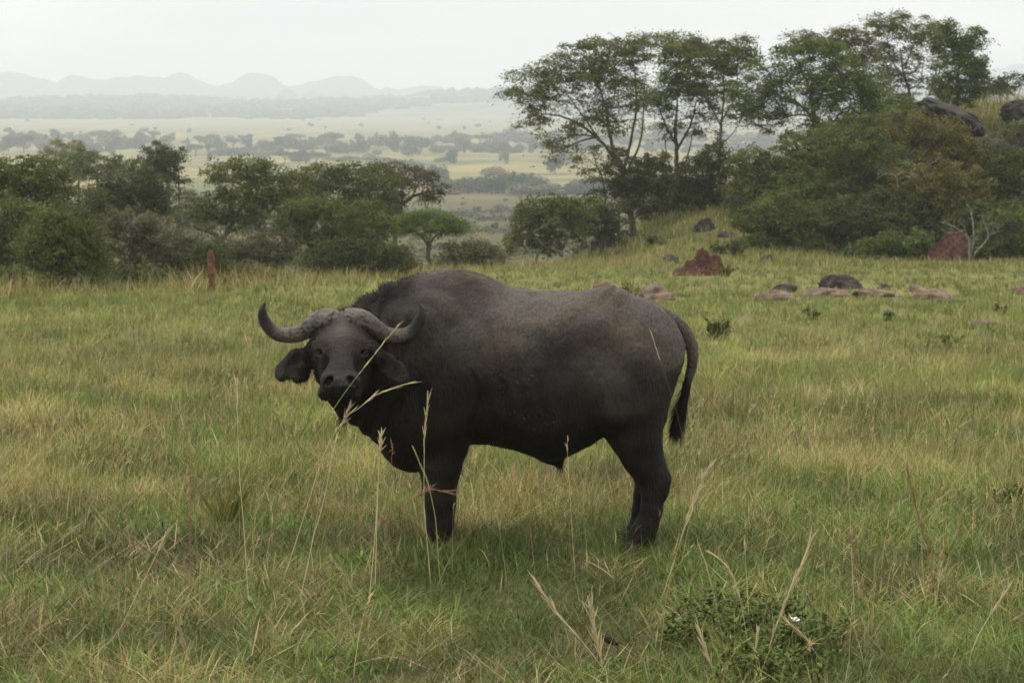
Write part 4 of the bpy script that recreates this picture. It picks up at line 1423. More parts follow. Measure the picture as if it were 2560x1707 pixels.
# ---------------------------------------------------------------- right-hand trees, on the rocky hill
plant('spreading_tree', 'tall leaning tree with open layered crown, leftmost of the tall trees above the slope', 'tree', 112,
      [([(1456, 556), (1452, 500), (1442, 440), (1428, 390), (1415, 360)], .17, .11), ([(1418, 372), (1385, 330), (1340, 292), (1290, 268), (1245, 262)], .085, .03),
       ([(1415, 365), (1398, 300), (1392, 250), (1372, 200), (1340, 165)], .09, .03), ([(1432, 395), (1448, 330), (1462, 250), (1460, 180), (1450, 120)], .085, .025),
       ([(1438, 400), (1470, 330), (1478, 260), (1482, 180)], .07, .02), ([(1380, 325), (1330, 255), (1290, 200)], .05, .02)],
      [(1262, 150, 50, 18), (1235, 175, 60, 20), (1205, 212, 58, 20), (1212, 268, 42, 22), (1300, 185, 75, 26), (1315, 140, 55, 20), (1375, 185, 65, 32), (1395, 105, 62, 24), (1395, 140, 60, 26), (1450, 150, 60, 36),
       (1478, 88, 50, 16), (1440, 98, 40, 20), (1290, 318, 55, 34, .6), (1350, 250, 66, 34, .85), (1418, 275, 52, 36, .7), (1250, 225, 55, 22), (1440, 215, 58, 36, .75), (1268, 348, 30, 25, .5), (1332, 112, 34, 14), (1395, 78, 26, 9)],
      1.0, .135, 29000, 'leafy', None, .40, .26, .60, gaps=.43, grow=1.10, lps=42)
plant('forked_tree', 'dark green tree with forked black trunk, second of the tall trees from the left', 'tree', 118,
      [([(1562, 560), (1560, 440), (1556, 390), (1556, 335), (1552, 280)], .16, .08), ([(1556, 340), (1530, 290), (1512, 245)], .07, .03), ([(1556, 345), (1588, 285), (1600, 230)], .07, .03),
       ([(1553, 290), (1556, 220), (1552, 150)], .06, .02), ([(1540, 390), (1530, 350), (1526, 300)], .05, .02), ([(1566, 395), (1585, 340), (1590, 310)], .05, .02)],
      [(1525, 205, 55, 36), (1580, 190, 52, 42), (1556, 145, 42, 34), (1508, 240, 38, 24), (1612, 230, 38, 34, .7), (1545, 95, 56, 20), (1575, 115, 50, 20), (1525, 285, 42, 28, .4), (1605, 280, 44, 28, .4)],
      1.0, .13, 16500, 'green', None, .45, .36, .5, gaps=.40, grow=1.08, lps=42)
plant('slender_tree', 'slender thin-trunked tree with airy feathery crown beside the forked dark tree', 'tree', 116,
      [([(1655, 560), (1652, 400), (1654, 340), (1656, 285), (1662, 220), (1660, 150)], .10, .03), ([(1655, 335), (1688, 300), (1700, 280)], .03, .015), ([(1656, 290), (1632, 240), (1620, 190)], .045, .02),
       ([(1658, 280), (1690, 220), (1695, 160)], .045, .02)],
      [(1620, 112, 58, 22), (1680, 105, 52, 18), (1645, 150, 64, 28), (1692, 142, 48, 30), (1620, 190, 46, 30, .6), (1675, 205, 50, 34, .55), (1715, 88, 26, 9), (1600, 98, 44, 16), (1650, 258, 44, 28, .35), (1650, 128, 70, 22)],
      1.0, .13, 15500, 'leafy', None, .40, .26, .55, gaps=.45, grow=1.10, lps=40)
plant('broad_tree', 'broad dense green tree leaning left over the slope between slender trees', 'tree', 114,
      [([(1920, 420), (1905, 350), (1890, 310), (1868, 262), (1862, 200)], .20, .09), ([(1880, 290), (1830, 235), (1780, 222)], .08, .03), ([(1866, 250), (1900, 200), (1935, 170)], .08, .03),
       ([(1864, 215), (1840, 160), (1820, 130)], .06, .02), ([(1892, 315), (1930, 260), (1960, 240)], .07, .03), ([(1850, 250), (1770, 215), (1720, 220)], .05, .02)],
      [(1770, 165, 62, 36), (1840, 145, 80, 44), (1910, 155, 80, 44), (1730, 205, 60, 34), (1845, 210, 90, 48), (1935, 210, 75, 50), (1712, 245, 46, 34), (1770, 270, 58, 32, .8), (1830, 285, 60, 28, .7), (1850, 100, 50, 20), (1815, 108, 40, 18),
       (1905, 110, 50, 24), (1980, 265, 60, 42), (1905, 275, 65, 38), (1985, 190, 50, 40), (2010, 240, 44, 36), (1750, 240, 60, 34)],
      1.0, .13, 36000, 'green', None, .45, .38, .48, gaps=.34, grow=1.06, lps=50)
plant('russet_tree', 'brownish green tree behind the broad dense tree, under the tallest crown', 'tree', 126,
      [([(1985, 420), (1985, 300), (1975, 220), (1965, 160)], .14, .05), ([(1978, 230), (2000, 180), (2010, 140)], .05, .02)],
      [(1940, 82, 48, 22), (1990, 78, 40, 18), (1960, 120, 64, 34), (2015, 130, 46, 36, .9), (2005, 190, 52, 40, .8), (1900, 85, 40, 20), (1840, 82, 34, 12), (1950, 165, 60, 34), (1880, 100, 44, 24)],
      1.0, .13, 15000, 'olive', None, .42, .36, .5, gaps=.40, grow=1.05, lps=42)
plant('tallest_tree', 'tallest tree, sparse high crown with thin pale branches on the hilltop', 'tree', 124,
      [([(2092, 330), (2093, 250), (2090, 205), (2078, 170), (2070, 110)], .11, .03), ([(2090, 205), (2115, 190), (2122, 150)], .05, .02), ([(2085, 190), (2050, 140), (2040, 90)], .05, .02), ([(2076, 160), (2100, 100), (2105, 70)], .04, .015),
       ([(2096, 260), (2130, 222), (2150, 212)], .04, .015), ([(2090, 240), (2050, 205), (2020, 200)], .04, .015)],
      [(2042, 46, 54, 16), (2105, 56, 50, 24), (2060, 85, 56, 28, .8), (2120, 100, 50, 34, .65), (2060, 135, 58, 32, .55), (2105, 150, 52, 32, .5), (2000, 52, 26, 10), (2078, 33, 36, 8), (2030, 185, 46, 30, .5), (2080, 195, 50, 28, .4), (2140, 200, 34, 26, .5), (2060, 235, 60, 26, .6)],
      1.0, .125, 14500, 'leafy', None, .40, .28, .5, gaps=.46, grow=1.10, lps=38)
plant('dense_tree', 'dense rounded dark green tree at the right end of the tall trees', 'tree', 127,
      [([(2205, 330), (2200, 240), (2200, 190), (2205, 120)], .12, .04), ([(2200, 210), (2170, 190), (2150, 180)], .04, .02)],
      [(2185, 105, 46, 34), (2225, 120, 44, 42), (2200, 165, 60, 42), (2240, 180, 32, 36), (2160, 85, 38, 30, .8), (2165, 200, 38, 28, .7), (2210, 215, 50, 28, .7), (2170, 55, 26, 16), (2235, 85, 30, 26)],
      1.0, .14, 20000, 'green', None, .48, .5, .45, gaps=.27, grow=1.06)
plant('thorn_bush', 'low dark bush behind the straw grass on the hilltop at the picture edge', 'bush', 138, [], [(2275, 205, 36, 22), (2310, 195, 30, 20), (2345, 175, 26, 20, .7)], 1, .15, 4000, 'dark', gaps=.3)

HB = 'bushes crowding the rocky slope on the right'
for args in [
    ('bush', 'dark bush wrapped around the foot of the leaning tree trunk', 110, [(1440, 385, 58, 40), (1425, 440, 45, 40, .8), (1490, 400, 48, 40), (1470, 450, 55, 40, .8)], 8500, 'dark'),
    ('bush', 'dark glossy upright bush below the slender tree', 112, [(1640, 370, 34, 55), (1610, 410, 50, 60), (1670, 420, 45, 60), (1600, 465, 60, 45)], 10000, 'dark'),
    ('bush', 'shadowy bush between the leaning tree and the forked tree', 116, [(1535, 400, 45, 45), (1540, 455, 50, 40), (1520, 490, 45, 25)], 6500, 'dark'),
    ('bush', 'bright feathery green bush under the gap between slender and broad trees', 108, [(1740, 380, 60, 36), (1780, 420, 80, 50), (1730, 450, 55, 50), (1760, 500, 60, 30)], 12500, 'acacia'),
    ('bush', 'fresh green bush directly under the broad tree', 110, [(1840, 350, 65, 40), (1890, 340, 60, 42), (1860, 400, 80, 50), (1930, 390, 60, 55)], 12500, 'green'),
    ('bush', 'large olive bush in the middle of the slope with pale dead twigs', 106, [(1960, 330, 75, 45), (2010, 380, 80, 55), (1950, 430, 80, 55), (2040, 440, 70, 50)], 15000, 'acacia'),
    ('bush', 'yellowish brown bush below the big slab of rock', 108, [(2090, 290, 70, 40), (2150, 310, 75, 40), (2120, 360, 85, 45), (2190, 350, 55, 40)], 13000, 'olive'),
    ('bush', 'olive bush above the red mound and bleached dead tree', 104, [(2140, 420, 85, 50), (2200, 440, 70, 55), (2100, 470, 65, 40), (2160, 500, 70, 35)], 13500, 'olive'),
    ('bush', 'dark green bush at the right edge below the rock face', 108, [(2290, 400, 60, 60), (2340, 430, 60, 80), (2290, 480, 65, 50), (2345, 330, 40, 50, .7)], 12500, 'acacia'),
    ('bush', 'low green bush at the right edge beside the bleached tree', 100, [(2320, 520, 65, 36), (2290, 560, 60, 25), (2350, 560, 45, 30)], 6000, 'green'),
    ('bush', 'sprawling bush in deep shade at the foot of the slope', 102, [(1900, 500, 75, 40), (1970, 510, 80, 45), (1930, 545, 85, 28), (2040, 530, 70, 40)], 12500, 'dark'),
    ('bush', 'pale green drooping thorn bush at the left foot of the slope', 101, [(1740, 500, 58, 30), (1790, 490, 60, 50), (1780, 540, 65, 36), (1840, 530, 60, 40)], 10500, 'acacia'),
    ('bush', 'green bush low beside the red mound under the slope', 100, [(2060, 560, 60, 24), (2000, 572, 55, 18), (2100, 550, 36, 24)], 4500, 'green'),
    ('bush', 'leafy bush spilling down the middle of the slope under the dead twigs', 103, [(2060, 480, 60, 40), (2010, 470, 50, 36), (2100, 510, 45, 30)], 7500, 'dark'),
    ('bush', 'green bush filling the gap below the crown of the broad tree', 112, [(1980, 300, 60, 36), (2040, 290, 60, 36), (1920, 310, 50, 30), (2000, 340, 60, 36)], 10000, 'green'),
    ('bush', 'dark bush at the hilltop just left of the big slanting slab', 121, [(2070, 255, 50, 30), (2030, 270, 50, 30), (2105, 270, 36, 26)], 7000, 'green'),
    ('bush', 'brownish bush under the broad rock face at the right', 110, [(2240, 370, 55, 36), (2290, 400, 55, 36), (2210, 400, 50, 40)], 8500, 'olive'),
    ('bush', 'shaded bush between the dead tree and the right picture edge', 103, [(2260, 500, 60, 36), (2210, 530, 60, 30), (2310, 500, 50, 36)], 8500, 'acacia'),
    ('bush', 'dark bush in the hollow at the middle of the slope', 104, [(2080, 540, 60, 32), (2130, 520, 50, 30), (2020, 545, 50, 26)], 7000, 'dark'),
    ('bush', 'green bush rising behind the pale thorn bush', 107, [(1800, 460, 70, 44), (1860, 460, 60, 46), (1830, 500, 60, 36)], 9500, 'green'),
]:
    plant(args[0], args[1], 'bush', args[2], [], args[3], .9, .125, int(args[4] * 1.75), args[5], HB, .45, .5, .36, gaps=.30, lps=75)
plant('thorn_tree', 'dark spreading thorn tree with pale snapped twigs left of the tall boulder', 'tree', 101,
      [([(1234, 600), (1232, 570), (1230, 545)], .06, .05), ([(1290, 590), (1285, 560), (1262, 520), (1240, 490)], .09, .03), ([(1288, 575), (1310, 540), (1330, 500)], .06, .03)],
      [(1240, 480, 55, 36), (1290, 470, 50, 32), (1210, 520, 45, 45), (1270, 520, 60, 40), (1330, 490, 45, 40), (1200, 560, 36, 26), (1260, 560, 60, 26, .7)],
      .9, .13, 12500, 'acacia', None, .45, .45, .42, gaps=.34)
plant('bush', 'deep green bush behind the tall boulder beside the leaning tree', 'bush', 106, [], [(1360, 480, 45, 45), (1400, 490, 45, 40), (1345, 530, 36, 36), (1410, 530, 36, 25)], .9, .13, 6500, 'dark', None, gaps=.2)
plant('bare_tree', 'thin half bare pale tree behind the leaning tree, beside the dark woods', 'tree', 135,
      [([(1400, 470), (1385, 420), (1370, 380), (1362, 350)], .07, .03), ([(1385, 420), (1352, 395), (1335, 385)], .03, .012), ([(1372, 385), (1345, 360), (1330, 345)], .03, .012)],
      [(1340, 370, 32, 20, .6), (1375, 350, 36, 22, .6), (1350, 400, 36, 22, .6)], 1, .13, 1800, 'grey', gaps=.4)

# ---------------------------------------------------------------- left-hand bushes beyond the meadow edge
LB = 'bushes and thorn trees below the meadow edge on the left'
plant('acacia_tree', 'big flat-topped dark green acacia at the far left edge', 'tree', 84, [([(60, 660), (62, 560), (55, 480)], .14, .07), ([(60, 520), (100, 460), (130, 430)], .06, .03), ([(58, 500), (20, 460), (0, 430)], .06, .03)],
      [(30, 395, 62, 34), (95, 400, 68, 36), (50, 430, 80, 30), (130, 430, 40, 30), (0, 440, 40, 30), (90, 455, 60, 22, .8), (-30, 410, 50, 30)], .9, .11, 17000, 'acacia', LB, .45, .4, .42, gaps=.25)
plant('bush', 'deep shaded bush under the flat-topped acacia at the left edge', 'bush', 73, [], [(20, 500, 70, 40), (75, 520, 65, 45), (30, 570, 65, 50), (10, 620, 50, 40), (-30, 560, 50, 70)], .9, .10, 16000, 'acacia', LB, .45, .5, .38, gaps=.25)
plant('bush', 'large rounded olive bush with fine foliage, biggest of the left foreground', 'bush', 66, [], [(150, 510, 62, 40), (195, 545, 55, 45), (105, 550, 62, 48), (150, 590, 88, 45), (95, 615, 55, 36), (200, 610, 50, 40)], .95, .085, 24000, 'acacia', LB, .4, .5, .34, gaps=.22)
plant('thorn_tree', 'grey thorn tree with pale twisted limbs right of the large rounded bush', 'tree', 72,
      [([(290, 660), (296, 625), (320, 590), (345, 560)], .10, .03), ([(294, 630), (275, 590), (262, 550)], .06, .025), ([(300, 615), (300, 570), (310, 530)], .05, .02), ([(300, 622), (350, 612), (375, 618)], .035, .015)],
      [(300, 515, 65, 34), (260, 550, 40, 36), (345, 545, 45, 36), (305, 570, 55, 36, .5), (275, 610, 42, 26, .4), (350, 590, 40, 30, .4)], .9, .09, 11000, 'grey', LB, .42, .45, .34, M_pale, gaps=.38)
plant('round_tree', 'dark rounded tree behind the grey thorn tree', 'tree', 108, [([(310, 620), (305, 540), (300, 470)], .16, .07)],
      [(300, 415, 62, 34), (250, 445, 50, 32), (350, 440, 50, 34), (300, 460, 82, 30), (240, 470, 40, 20), (370, 470, 36, 22)], .9, .13, 15000, 'dark', LB, .45, .5, .45, gaps=.25)
plant('round_tree', 'tall brownish round tree rising over the dark rounded tree', 'tree', 150, [([(385, 560), (388, 450), (380, 400), (372, 365)], .16, .05), ([(384, 420), (402, 400), (410, 380)], .06, .03), ([(412, 560), (412, 430), (410, 400)], .07, .04)],
      [(370, 360, 44, 26), (400, 375, 30, 32), (340, 375, 34, 24), (375, 390, 45, 22, .7), (410, 410, 20, 16, .6)], .9, .16, 8500, 'dark', LB, .45, .5, .5, gaps=.34)
plant('acacia_tree', 'green umbrella acacia behind the left bushes, yellow plain showing under it', 'tree', 170, [([(228, 560), (226, 430), (225, 400)], .14, .07)],
      [(225, 375, 45, 18), (280, 378, 42, 18), (185, 385, 30, 18), (255, 395, 60, 14)], .9, .17, 6500, 'acacia', LB, .45, .45, .5, gaps=.25)
plant('acacia_tree', 'bright green acacia standing in front of the pale yellowish crown', 'tree', 190, [([(180, 560), (182, 430), (180, 400)], .12, .06)],
      [(180, 355, 35, 15), (150, 375, 36, 16), (205, 365, 24, 12), (170, 395, 40, 16)], .9, .18, 5000, 'green', LB, .45, .45, .5, gaps=.25)
plant('bare_tree', 'pale yellowish leafless-looking crown beyond the bright green acacia', 'tree', 300, [([(145, 440), (145, 370)], .2, .08)],
      [(145, 338, 38, 16), (120, 350, 24, 12), (172, 345, 24, 12)], .9, .28, 2600, 'yellow', LB, .42, .5, .8, gaps=.25)
for nm, lb, Y_, cl, n_, hu in [
    ('bush', 'dark bush filling the gap behind the large rounded bush', 92, [(200, 470, 60, 36), (230, 510, 55, 40), (180, 520, 50, 36)], 9500, 'dark'),
    ('bush', 'grey-green bush right of the grey thorn tree, below the flat-crowned tree', 96, [(420, 545, 60, 34), (390, 580, 55, 34), (450, 580, 55, 30)], 9500, 'grey'),
    ('bush', 'low dark green bush at the foot of the grey thorn tree', 69, [(250, 630, 50, 24), (345, 638, 55, 20), (300, 645, 50, 16)], 6000, 'dark'),
    ('bush', 'hazy green bush far back under the tall brownish round tree', 160, [(430, 460, 46, 22), (395, 455, 44, 26), (350, 480, 55, 26)], 6000, 'acacia'),
    ('bush', 'small green bush in front of the leftmost bushes, low at the picture edge', 65, [(30, 640, 55, 22), (80, 648, 50, 16)], 5500, 'acacia')]:
    plant(nm, lb, 'bush', Y_, [], cl, .9, .10, n_, hu, LB, .45, .5, .38, gaps=.27, lps=65)
MG = 'spreading thorn trees in the middle of the valley side'
plant('acacia_tree', 'wide flat-crowned tree with dark open limbs showing on its left', 'tree', 104,
      [([(500, 620), (502, 560), (480, 535), (440, 520), (415, 508)], .12, .03), ([(500, 565), (530, 520), (560, 470), (580, 430)], .12, .05), ([(482, 535), (470, 520), (455, 515)], .05, .02), ([(520, 535), (600, 500), (650, 460)], .08, .04)],
      [(560, 385, 62, 22), (500, 395, 36, 22), (620, 395, 60, 24), (570, 425, 90, 36), (660, 425, 60, 36), (440, 490, 45, 22), (490, 470, 55, 30), (560, 475, 70, 36), (640, 480, 65, 40), (510, 510, 55, 22, .7), (590, 515, 60, 22, .7)],
      .9, .13, 22000, 'acacia', MG, .45, .45, .46, gaps=.28)
plant('acacia_tree', 'tall broad dark crown in the middle of the valley trees', 'tree', 118, [([(800, 600), (800, 500), (790, 440)], .17, .07), ([(798, 480), (840, 440), (870, 420)], .07, .03)],
      [(740, 400, 55, 24), (800, 395, 62, 22), (860, 405, 55, 24), (770, 430, 75, 34), (850, 440, 65, 36), (720, 440, 45, 30), (820, 475, 80, 34), (745, 480, 55, 30)], .9, .14, 18000, 'acacia', MG, .45, .5, .5, gaps=.28)
plant('thorn_tree', 'brown flat-topped thorn tree with black branching limbs at the right of the cluster', 'tree', 125,
      [([(905, 600), (910, 500), (935, 462), (965, 445), (1000, 440)], .15, .04), ([(920, 480), (925, 440), (915, 410)], .08, .03), ([(970, 445), (985, 460), (975, 490)], .04, .015), ([(945, 455), (960, 425), (975, 405)], .05, .02)],
      [(900, 392, 50, 18), (950, 410, 50, 22), (985, 435, 34, 18, .7), (905, 425, 50, 24, .8), (1000, 450, 20, 16, .6), (880, 470, 45, 30, .8)], .9, .14, 9500, 'brown', MG, .42, .42, .5, gaps=.38)
plant('thorn_tree', 'feathery mid-green thorn tree in front of the cluster, slanting dark stems', 'tree', 82,
      [([(745, 640), (720, 580), (690, 530), (660, 500)], .09, .03), ([(745, 630), (760, 560), (775, 500)], .08, .03), ([(740, 620), (700, 590), (670, 575)], .05, .02), ([(750, 610), (800, 560), (850, 530)], .06, .02)],
      [(720, 470, 70, 24), (680, 500, 55, 30), (760, 500, 75, 34), (830, 500, 60, 36), (720, 535, 70, 30, .7), (800, 545, 75, 34, .8), (870, 520, 40, 30), (655, 545, 40, 30, .6)], .9, .10, 19000, 'acacia', MG, .42, .45, .38, gaps=.30)
plant('bush', 'dark low bush beneath the feathery thorn tree', 'bush', 79, [], [(790, 590, 65, 34), (850, 580, 60, 40), (740, 600, 60, 28), (905, 600, 40, 26)], .9, .095, 14500, 'dark', MG, .45, .5, .36, gaps=.25)
plant('bush', 'greyish brown twiggy bush between the stake and the feathery thorn tree', 'bush', 81, [], [(560, 560, 65, 30), (610, 590, 60, 34), (530, 600, 50, 34), (640, 560, 45, 30)], .9, .095, 12000, 'grey', MG, .4, .5, .36, gaps=.30)
plant('bush', 'dark green low bush just behind the rusty stake', 'bush', 72, [], [(445, 600, 55, 28), (420, 625, 45, 22), (490, 590, 40, 26), (480, 625, 50, 20)], .9, .085, 9500, 'dark', MG, .45, .5, .34, gaps=.25)
plant('bush', 'small olive bush low to the right of the rusty stake', 'bush', 72, [], [(560, 630, 50, 22), (610, 635, 45, 18), (530, 640, 30, 16)], .9, .085, 5500, 'olive', MG, .45, .5, .34, gaps=.28)
plant('umbrella_acacia', 'small bright green umbrella acacia standing alone above the hump of the buffalo', 'tree', 97,
      [([(986, 625), (985, 580), (984, 560)], .10, .08), ([(984, 565), (965, 540), (940, 525)], .05, .02), ([(985, 562), (1005, 540), (1035, 530)], .05, .02), ([(984, 565), (990, 530), (990, 510)], .04, .02), ([(984, 560), (975, 530), (965, 505)], .035, .015)],
      [(985, 494, 52, 15), (935, 506, 46, 16), (1035, 506, 42, 18), (985, 515, 80, 16), (920, 525, 36, 13), (1050, 525, 30, 14), (985, 532, 66, 13, .6)], .9, .085, 14500, 'bright', None, .4, .42, .40, gaps=.25)
plant('bush', 'grey-green bush right of the umbrella acacia trunk', 'bush', 96, [], [(1050, 580, 45, 26), (1090, 575, 45, 28), (1130, 585, 40, 24), (1060, 600, 50, 16)], .9, .11, 7500, 'grey', None, .45, .5, .4, gaps=.25)
plant('bush', 'small dark shrub left of the umbrella acacia trunk', 'bush', 98, [], [(915, 585, 25, 28), (930, 600, 24, 18)], .9, .11, 2500, 'dark', None, .45, .5, .4, gaps=.25)
print('near trees', round(time.time() - T0, 1))

def copy_plant(src, loc, rz, sc, label, group):
    r_ = src.copy(); COL.objects.link(r_); r_.location = loc; r_.rotation_euler = (0, 0, rz); r_.scale = (sc, sc, sc)
    r_['label'] = label
    if group: r_['group'] = group
    for ch in list(src.children):
        c_ = ch.copy(); COL.objects.link(c_); c_.parent = r_
    return r_


# the slope and the valley edge go on beyond the picture
srcs = [o for o in bpy.data.objects if o.type == 'EMPTY' and o.get('group') == HB]
for k, (x, Y) in enumerate(((29, 106), (33, 110), (38, 108), (43, 112), (31, 118), (37, 122), (45, 120), (51, 114))):
    copy_plant(srcs[(k * 3 + 5) % len(srcs)], (x, Y, float(H(x, Y)) - .1), k * 1.3, 1.1, 'bush on the rocky slope beyond the right picture edge', 'bushes on the slope outside the picture')
srcs = [o for o in bpy.data.objects if o.type == 'EMPTY' and o.get('group') == LB and o.get('category') == 'bush']
for k, (x, Y) in enumerate(((-19, 68), (-23, 72), (-20, 80), (-28, 76), (-26, 88), (-33, 84), (-24, 100), (-38, 92))):
    copy_plant(srcs[k % len(srcs)], (x, Y, float(H(x, Y)) - .1), k * 1.7, 1.2, 'bush at the meadow edge beyond the left picture edge', 'bushes at the meadow edge outside the picture')

# ---------------------------------------------------------------- middle woods and far trees (shared meshes)
def proto_tree(kind, seed, nl):
    r = np.random.default_rng(seed)
    wood = MB(); crown = MB()
    if kind == 'flat':
        cl = [(r.normal() * .35, r.normal() * .3, .78 + r.normal() * .05, .36, .15) for _ in range(7)]
    elif kind == 'round':
        cl = [(r.normal() * .22, r.normal() * .2, .62 + r.normal() * .16, .30, .24) for _ in range(8)]
    elif kind == 'palm':
        cl = [(0, 0, .88, .16, .13), (.05, 0, .92, .15, .1)]
    else:
        cl = [(r.normal() * .40, r.normal() * .3, .38 + r.normal() * .14, .34, .28) for _ in range(10)]
    for c in cl:
        k = nl // len(cl)
        d = r.normal(size=(k, 3)); d /= np.linalg.norm(d, axis=1)[:, None]
        P = np.array(c[:3]) + d * (r.random((k, 1)) ** .45) * np.array((c[3], c[3], c[4]))
        P[:, 2] = np.maximum(P[:, 2], .02)
        V, F_ = leaf_cards(P, .12, .7, r)
        t = .75 + .5 * r.random() + .3 * r.random((k, 1))
        crown.add(V, F_, np.repeat(np.ones((k, 3)) * t * .8, 4, 0))
        if kind != 'palm':
            b = bent_branch(np.array((0, 0, .25 if kind != 'bush' else .05)), np.array(c[:3]), 5, .05, r)
            V, q = tube(b, np.linspace(.022, .01, 5), 4); wood.add(V, q)
    V, q = tube(np.array([(0, 0, -.08), (.01, 0, .2), (0, .01, .4 if kind != 'palm' else .85)]), np.array((.04, .03, .024)) * (.7 if kind == 'palm' else 1), 5)
    wood.add(V, q)
    return wood, crown


def tinted_leaf(name, colr):
    m, nt = new_mat(name)
    a = N(nt, 'ShaderNodeVertexColor'); a.layer_name = 'col'
    oi = N(nt, 'ShaderNodeObjectInfo')
    c = mixc(nt, 1.0, a.outputs[0], (*colr, 1), 'MULTIPLY')
    c = mixc(nt, ramp(nt, oi.outputs['Random'], 0, 1, 0, .6), c, mixc(nt, 1.0, a.outputs[0], (colr[0] * 1.7, colr[1] * 1.25, colr[2] * 1.2, 1), 'MULTIPLY'))
    p = N(nt, 'ShaderNodeBsdfPrincipled'); p.inputs['Roughness'].default_value = .7; p.inputs['Specular IOR Level'].default_value = .15
    nt.links.new(c, p.inputs['Base Color'])
    t = N(nt, 'ShaderNodeBsdfTranslucent'); nt.links.new(c, t.inputs[0])
    mx = N(nt, 'ShaderNodeMixShader'); mx.inputs[0].default_value = .25
    nt.links.new(p.outputs[0], mx.inputs[1]); nt.links.new(t.outputs[0], mx.inputs[2])
    o = N(nt, 'ShaderNodeOutputMaterial'); nt.links.new(mx.outputs[0], o.inputs[0])
    return m


M_far = tinted_leaf('far_leaves', (.066, .105, .040))
M_pal = tinted_leaf('pale_leaves', (.155, .150, .060))
FAR = {}


def make_protos():
    for kind, cnt, nl in (('flat', 3, 1500), ('round', 3, 1500), ('bush', 4, 1700), ('palm', 1, 400)):
        for k in range(cnt):
            w_, c_ = proto_tree(kind, 100 + 13 * k + len(kind), nl)
            FAR[kind, k] = [w_, c_, None, None, None]


make_protos()
FARN = {'flat': 3, 'round': 3, 'bush': 4, 'palm': 1}


def far_tree(kind, px, py_base, py_top, wid, name, label, cat, group, parts=True, pale=False, Y=None):
    """px.. in the tracing frame; the foot stands where that pixel meets the ground"""
    f = hit(px * VS, py_base * VS, 100, 9000) if Y is None else on_ground(px * VS, Y)
    hgt = max(1.5, (py_base - py_top) * VS / F * f[1]); wd_ = wid * VS / F * f[1]
    k = int(rng.integers(FARN[kind]))
    P = FAR[kind, k]
    root = empty(name, f, label, cat, group)
    mats = (M_brownbark, M_pal if pale else M_far)
    key = 2 if not pale else 4
    if P[3] is None:
        P[3] = P[0].build('trunk', mats[0]).data
        bpy.data.objects.remove([o for o in bpy.data.objects if o.data == P[3]][0])
    if P[key] is None:
        P[key] = P[1].build('crown', mats[1]).data
        bpy.data.objects.remove([o for o in bpy.data.objects if o.data == P[key]][0])
    root.rotation_euler = (0, 0, rng.random() * 6.28)
    root.scale = (wd_ / 1.25, wd_ / 1.25, hgt)
    for nm, me in (('trunk', P[3]), ('crown', P[key])):
        o = bpy.data.objects.new(nm, me); COL.objects.link(o); o.parent = root
    return root


# dark blue-green woods at the foot of the valley
MW = 'dark woods at the foot of the valley'
for px, b, t, wd_, pale, kind in [(1015, 440, 388, 70, 0, 'bush'), (1055, 442, 400, 70, 0, 'bush'), (1100, 442, 396, 75, 0, 'bush'), (1145, 444, 392, 70, 0, 'bush'), (1190, 444, 385, 85, 0, 'bush'), (1232, 444, 392, 75, 0, 'bush'),
                                  (1130, 446, 412, 55, 0, 'round'), (1075, 446, 418, 50, 0, 'round'), (1345, 446, 400, 80, 0, 'bush'), (1385, 446, 405, 70, 0, 'bush'), (1320, 447, 412, 60, 0, 'bush'), (980, 425, 372, 60, 0, 'bush'),
                                  (1275, 400, 360, 44, 0, 'round'), (1460, 446, 400, 70, 0, 'bush'), (1580, 446, 400, 70, 0, 'bush')]:
    far_tree(kind, px, b, t, wd_, 'tree', 'dark blue-green hazy tree in the woods at the foot of the valley', 'tree', MW, True, bool(pale))
far_tree('bush', 1238, 449, 413, 85, 'bush', 'wide brownish bush in front of the dark blue-green woods', 'bush', None, True, True)
far_tree('bush', 1130, 404, 375, 50, 'tree', 'light green tree at the back of the dark blue-green woods', 'tree', None, True, True)
far_tree('bush', 1155, 410, 378, 34, 'tree', 'light green round tree behind the dark woods, next to a similar one', 'tree', None, True, True)
far_tree('bush', 1038, 448, 432, 40, 'bush', 'small pale bush at the front left corner of the dark woods', 'bush', None, True, True)
# scrub on the grassy valley side
SC = 'small scrub bushes on the grassy valley side'
for px, b, wd_, ht in [(1120, 528, 24, 12), (1138, 522, 16, 14), (1095, 530, 22, 8), (1072, 520, 24, 10), (1098, 482, 18, 8), (1145, 480, 24, 12), (1062, 470, 16, 8), (1180, 500, 26, 14), (1160, 462, 10, 10),
                       (1082, 498, 18, 8), (1040, 492, 14, 8), (1206, 472, 20, 10), (1110, 505, 12, 7), (1055, 540, 20, 10), (1195, 455, 9, 9), (1165, 545, 20, 12)]:
    far_tree('bush', px, b + 2, b - ht * 1.15, wd_ * .8, 'bush', 'small round scrub bush on the open grassy valley side', 'bush', SC, False, rng.random() < .4)
